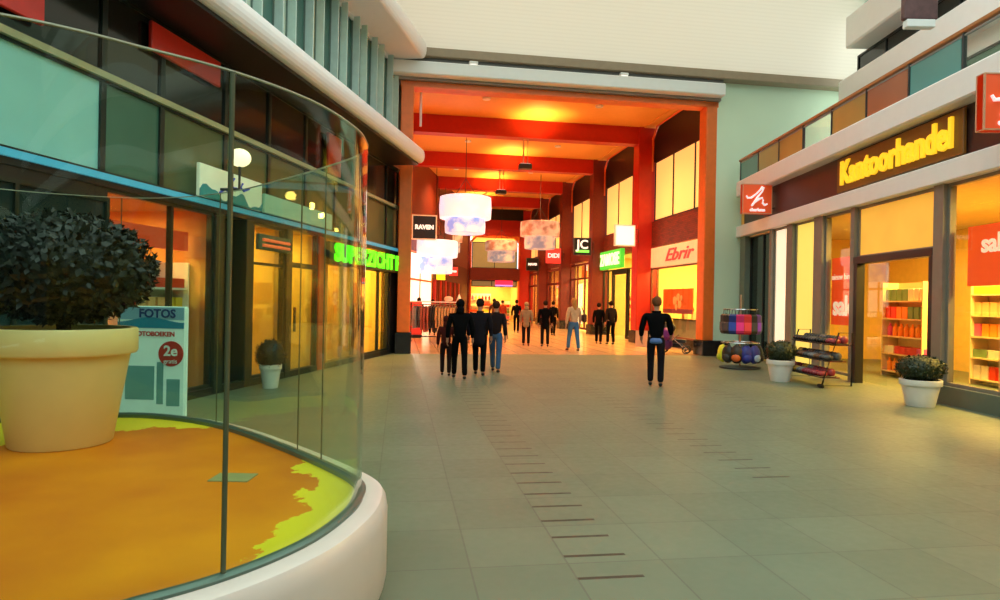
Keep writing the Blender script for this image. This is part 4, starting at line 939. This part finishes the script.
def person(loc, h, rz, label, top, bottom, hair='short', haircol=(.02, .012, .008), stride=.12, arms=(.15, .15), coat=.0, shoes=(.01, .01, .01), bend=0, armf=(0, 0), wide=1.0, bag=None, lean=0, F=W, sub=2, skirt=None, reach=None):
    s = h/1.76
    t = thing('person', label, 'person', F, loc, rz)
    S = lambda p: (p[0]*s, p[1]*s, p[2]*s)
    ly = -bend     # forward lean of the chest (towards -y = forward)
    pel = (0, 0, .96); sp = (0, ly*.35, 1.12); ch = (0, ly*.75, 1.30); nb = (0, ly, 1.45); nk = (0, ly-.01, 1.52); h0 = (0, ly-.02, 1.585); h1 = (0, ly-.025, 1.655); h2 = (0, ly-.015, 1.715)
    legs = []
    for sg in (-1, 1):
        st = stride*sg
        legs.append([(.095*sg, 0, .89), (.1*sg, -st*.55-.02, .49), (.1*sg, -st+.03*0, .09), (.115*sg, -st-.15, .035)])
    ar = []
    for i, sg in enumerate((-1, 1)):
        o_ = arms[i]*.45; fw = armf[i]
        sh = (.185*sg*wide, ly*.95, 1.41); el = ((.2+o_*.6)*sg*wide, ly*.9+.02-fw*.15, 1.13); wr = ((.2+o_*.75)*sg*wide, ly*.8-.04-fw*.42, .88+fw*.28); pm = ((.2+o_*.75)*sg*wide, ly*.8-.06-fw*.5, .80+fw*.3)
        ar.append([sh, el, wr, pm])
    V = [pel, sp, ch, nb, nk, h0, h1, h2]; E = [(i, i+1) for i in range(7)]; Rr = [.13, .115, .135, .075, .052, .068, .088, .078]
    for l in legs:
        n0 = len(V); V += l; E += [(0, n0), (n0, n0+1), (n0+1, n0+2), (n0+2, n0+3)]; Rr += [.082, .056, .04, .03]
    for a in ar:
        n0 = len(V); V += a; E += [(2, n0), (n0, n0+1), (n0+1, n0+2), (n0+2, n0+3)]; Rr += [.055, .042, .028, .034]
    v, f = skinmesh([S(p) for p in V], E, [r*s for r in Rr], sub)
    body = MB().add(v, f, True)
    hc = Vector(h1)
    body.ball(S((0, hc.y-.088, hc.z-.005)), .017*s, 8, 6, 0, 0, (.8, 1.2, 1.4))            # nose
    for sg in (-1, 1): body.ball(S((.082*sg, hc.y+.005, hc.z-.005)), .024*s, 8, 6, 0, 0, (.4, .8, 1.3))   # ears
    for sg, a in zip((-1, 1), ar):                                    # fingers and thumb
        p = Vector(a[3]); d = (Vector(a[3])-Vector(a[2])).normalized()
        for k in range(4):
            q0 = p+Vector((0, (k-1.5)*.017, 0)); L_ = (.03, .034, .032, .025)[k]
            vv, ff = skinmesh([S(q0), S(q0+d*L_), S(q0+d*L_*1.8+Vector((-sg*.012, 0, 0))), S(q0+d*L_*2.4+Vector((-sg*.028, 0, 0)))], [(0, 1), (1, 2), (2, 3)], [.009*s, .009*s, .008*s, .007*s], 1); body.add(vv, ff, True)
        q0 = p+Vector((0, -.02, .03)); vv, ff = skinmesh([S(q0), S(q0+Vector((0, -.025, -.02))), S(q0+Vector((0, -.03, -.05)))], [(0, 1), (1, 2)], [.011*s, .010*s, .008*s], 1); body.add(vv, ff, True)
    body.build('body', SKIN, t)
    e = MB()
    for sg in (-1, 1): e.ball(S((.031*sg, hc.y-.078, hc.z+.012)), .009*s, 8, 6, 0, 0, (1.3, .6, .8))
    e.build('eyes', BLACK, t)
    B(-.022*s, .022*s, (hc.y-.088)*s, (hc.y-.075)*s, (hc.z-.05)*s, (hc.z-.042)*s, c=.002*s).build('mouth', mat('lips', (.35, .1, .08), .5), t)
    # trousers
    tc_ = mat('cloth_%.3f_%.3f_%.3f' % bottom, bottom, .95, scale=14, var=.2, spec=.08)
    V = [pel, (0, 0, 1.04)]; E = [(0, 1)]; Rr = [.142, .13]
    for l in legs:
        n0 = len(V); V += [l[0], l[1], (l[2][0], l[2][1], l[2][2]-.005)]; E += [(0, n0), (n0, n0+1), (n0+1, n0+2)]; Rr += [.1, .072, .062]
    v, f = skinmesh([S(p) for p in V], E, [r*s for r in Rr], sub); MB().add(v, f, True).build('trousers', tc_, t)
    # jacket
    jc = mat('cloth_%.3f_%.3f_%.3f' % top, top, .95, scale=14, var=.25, spec=.08)
    V = [(0, 0, .93-coat), sp, ch, (0, ly, 1.44), (0, ly-.005, 1.49)]; E = [(i, i+1) for i in range(4)]; Rr = [.155+coat*.15, .142, .165, .095, .07]
    for a in ar:
        n0 = len(V); w_ = Vector(a[1])*.12+Vector(a[2])*.88; V += [a[0], a[1], tuple(w_)]; E += [(2, n0), (n0, n0+1), (n0+1, n0+2)]; Rr += [.078, .062, .046]
    v, f = skinmesh([S(p) for p in V], E, [r*s for r in Rr], sub)
    jk = MB().add(v, f, True); jk.tube([S((0, ly-.005+.075*math.sin(b)*1.0, 1.495)) if False else S((.075*math.cos(b), ly-.005+.07*math.sin(b), 1.485)) for b in [2*PI*i/14 for i in range(14)]], .022*s, 6, closed=True)
    jk.build('jacket', jc, t)
    # shoes
    for l in legs:
        a = Vector(l[2]); v, f = skinmesh([S((a.x, a.y+.035, .05)), S((a.x, a.y-.05, .05)), S((a.x*1.1, a.y-.15, .035))], [(0, 1), (1, 2)], [.045*s, .044*s, .035*s], 1)
        MB().add(v, f, True).build('shoe', mat('shoe_%.2f' % shoes[0], shoes, .5), t)
    hm = mat('hair_%.2f' % haircol[0], haircol, .9, scale=30, var=.3, spec=.08)
    m = MB().ball(S((0, hc.y+.018, hc.z+.03)), .108*s, 18, 12, .12, h*9, (.9, .98, 1.0))
    if hair == 'long':
        v, f = skinmesh([S((0, hc.y+.05, hc.z+.03)), S((0, hc.y+.07, hc.z-.08)), S((0, hc.y+.09, hc.z-.2)), S((0, hc.y+.1, hc.z-.3))], [(0, 1), (1, 2), (2, 3)], [.09*s, .085*s, .075*s, .04*s], 2); m.add(v, f, True)
    if hair == 'hood':
        v, f = skinmesh([S((0, hc.y+.05, hc.z-.02)), S((0, hc.y+.06, hc.z-.13)), S((0, ly+.08, 1.44))], [(0, 1), (1, 2)], [.09*s, .1*s, .08*s], 2); m.add(v, f, True)
    m.build('hair' if hair != 'hood' else 'hood', hm if hair != 'hood' else jc, t)
    if skirt:
        v, f = skinmesh([S((0, 0, 1.0)), S((0, 0, .9)), S((0, 0, .84))], [(0, 1), (1, 2)], [.15*s, .165*s, .16*s], 2)
        MB().add(v, f, True).build('shirt_hem', mat('hem_blue', skirt, .7), t)
    return t, s, ar
K_ = (.003, .003, .0035)
t, s, ar = person((3.04, 12.6, 0), 1.72, 165, 'person in a dark jacket over a light blue shirt hem, standing alone on the paving', K_, (.012, .010, .012), 'short', (.16, .06, .025), .06, (.13, .16), .06, bend=.02, armf=(.5, .3), wide=1.18, skirt=(.08, .16, .4))
person((-.80, 13.2, 0), 1.60, 190, 'person in black, broadest of the group walking before the clothes rack', K_, K_, 'hood', stride=.18, arms=(.16, .12), coat=.12, wide=1.15)
person((-.42, 13.9, 0), 1.62, 175, 'person in a long black coat, middle of the walking group', (.012, .01, .014), K_, 'short', (.02, .01, .01), .14, (.12, .12), .3, wide=1.1)
person((-.08, 14.6, 0), 1.58, 170, 'person in dark jacket and blue jeans at the right of the walking group', (.02, .012, .012), (.05, .10, .2), 'short', (.05, .02, .01), .2, (.12, .14), .05)
person((-1.12, 13.7, 0), 1.25, 185, 'child in a dark red-brown coat at the left of the walking group', (.06, .012, .01), (.02, .01, .01), 'hood', stride=.1, arms=(.12, .12), coat=.1)
person((.96, 23.4, 0), 1.56, 175, 'person in a tan coat with hood and black trousers inside the arcade', (.36, .24, .13), (.015, .01, .01), 'hood', stride=.05, arms=(.1, .1), coat=.2)
person((1.63, 23.2, 0), 1.62, 185, 'person in a long black coat beside the tan-coated person', K_, (.012, .01, .01), 'short', (.02, .01, .01), .08, (.12, .12), .28, wide=1.1)
t, s, ar = person((2.44, 21.4, 0), 1.72, 200, 'person with long blond hair, beige top and blue jeans walking into the arcade', (.62, .40, .24), (.06, .16, .34), 'long', (.45, .22, .06), .2, (.14, .18), .02, shoes=(.06, .02, .01))
q = thing('shoulder_bag', 'dark shoulder bag at the side of the blond walking person', 'bag', W, (2.78, 21.35, .95)); MB().box(-.07, .07, -.16, .16, 0, .28, c=.04).build('body', mat('bag_brown', (.05, .02, .012), .5), q); MB().tube([(0, -.1, .26), (-.1, 0, .52), (0, .1, .26)], .012, 5).build('strap', BLACK, q)
person((3.86, 25.3, 0), 1.58, 160, 'person in black at the left of the pair before the yellow shop door', K_, K_, 'short', stride=.06, arms=(.12, .1), coat=.15)
person((4.3, 25.1, 0), 1.66, 200, 'person in black at the right of the pair before the yellow shop door', (.014, .01, .01), K_, 'short', stride=.06, arms=(.1, .16), coat=.1)
for i, (x, y, h, rz, lb) in enumerate(((-3.55, 28.5, 1.66, 20, 'person in black behind the clothes rack, nearest the portal post'), (-3.05, 29.5, 1.6, 200, 'person in dark grey behind the clothes rack, further from the portal post'), (-.3, 34, 1.7, 180, 'distant person in dark brown beyond the walking group'), (.15, 36, 1.62, 30, 'distant person in dull red beyond the low table'), (.85, 33, 1.66, 170, 'distant person in black by the deep shops'), (2.55, 31.0, 1.62, 150, 'distant person in black coat beside the bright white windows'))):
    person((x, y, 0), h, rz, lb, (K_, (.05, .04, .04), (.08, .03, .02), (.3, .04, .02), K_, K_)[i], K_, 'short', stride=.08, coat=.1, sub=1)

# ================================================================== colour management
vs = SC.view_settings
vs.view_transform = 'Standard'; vs.look = 'None'; vs.gamma = 1; vs.use_curve_mapping = False; vs.exposure = 0
bpy.data.scenes.remove(TMP)
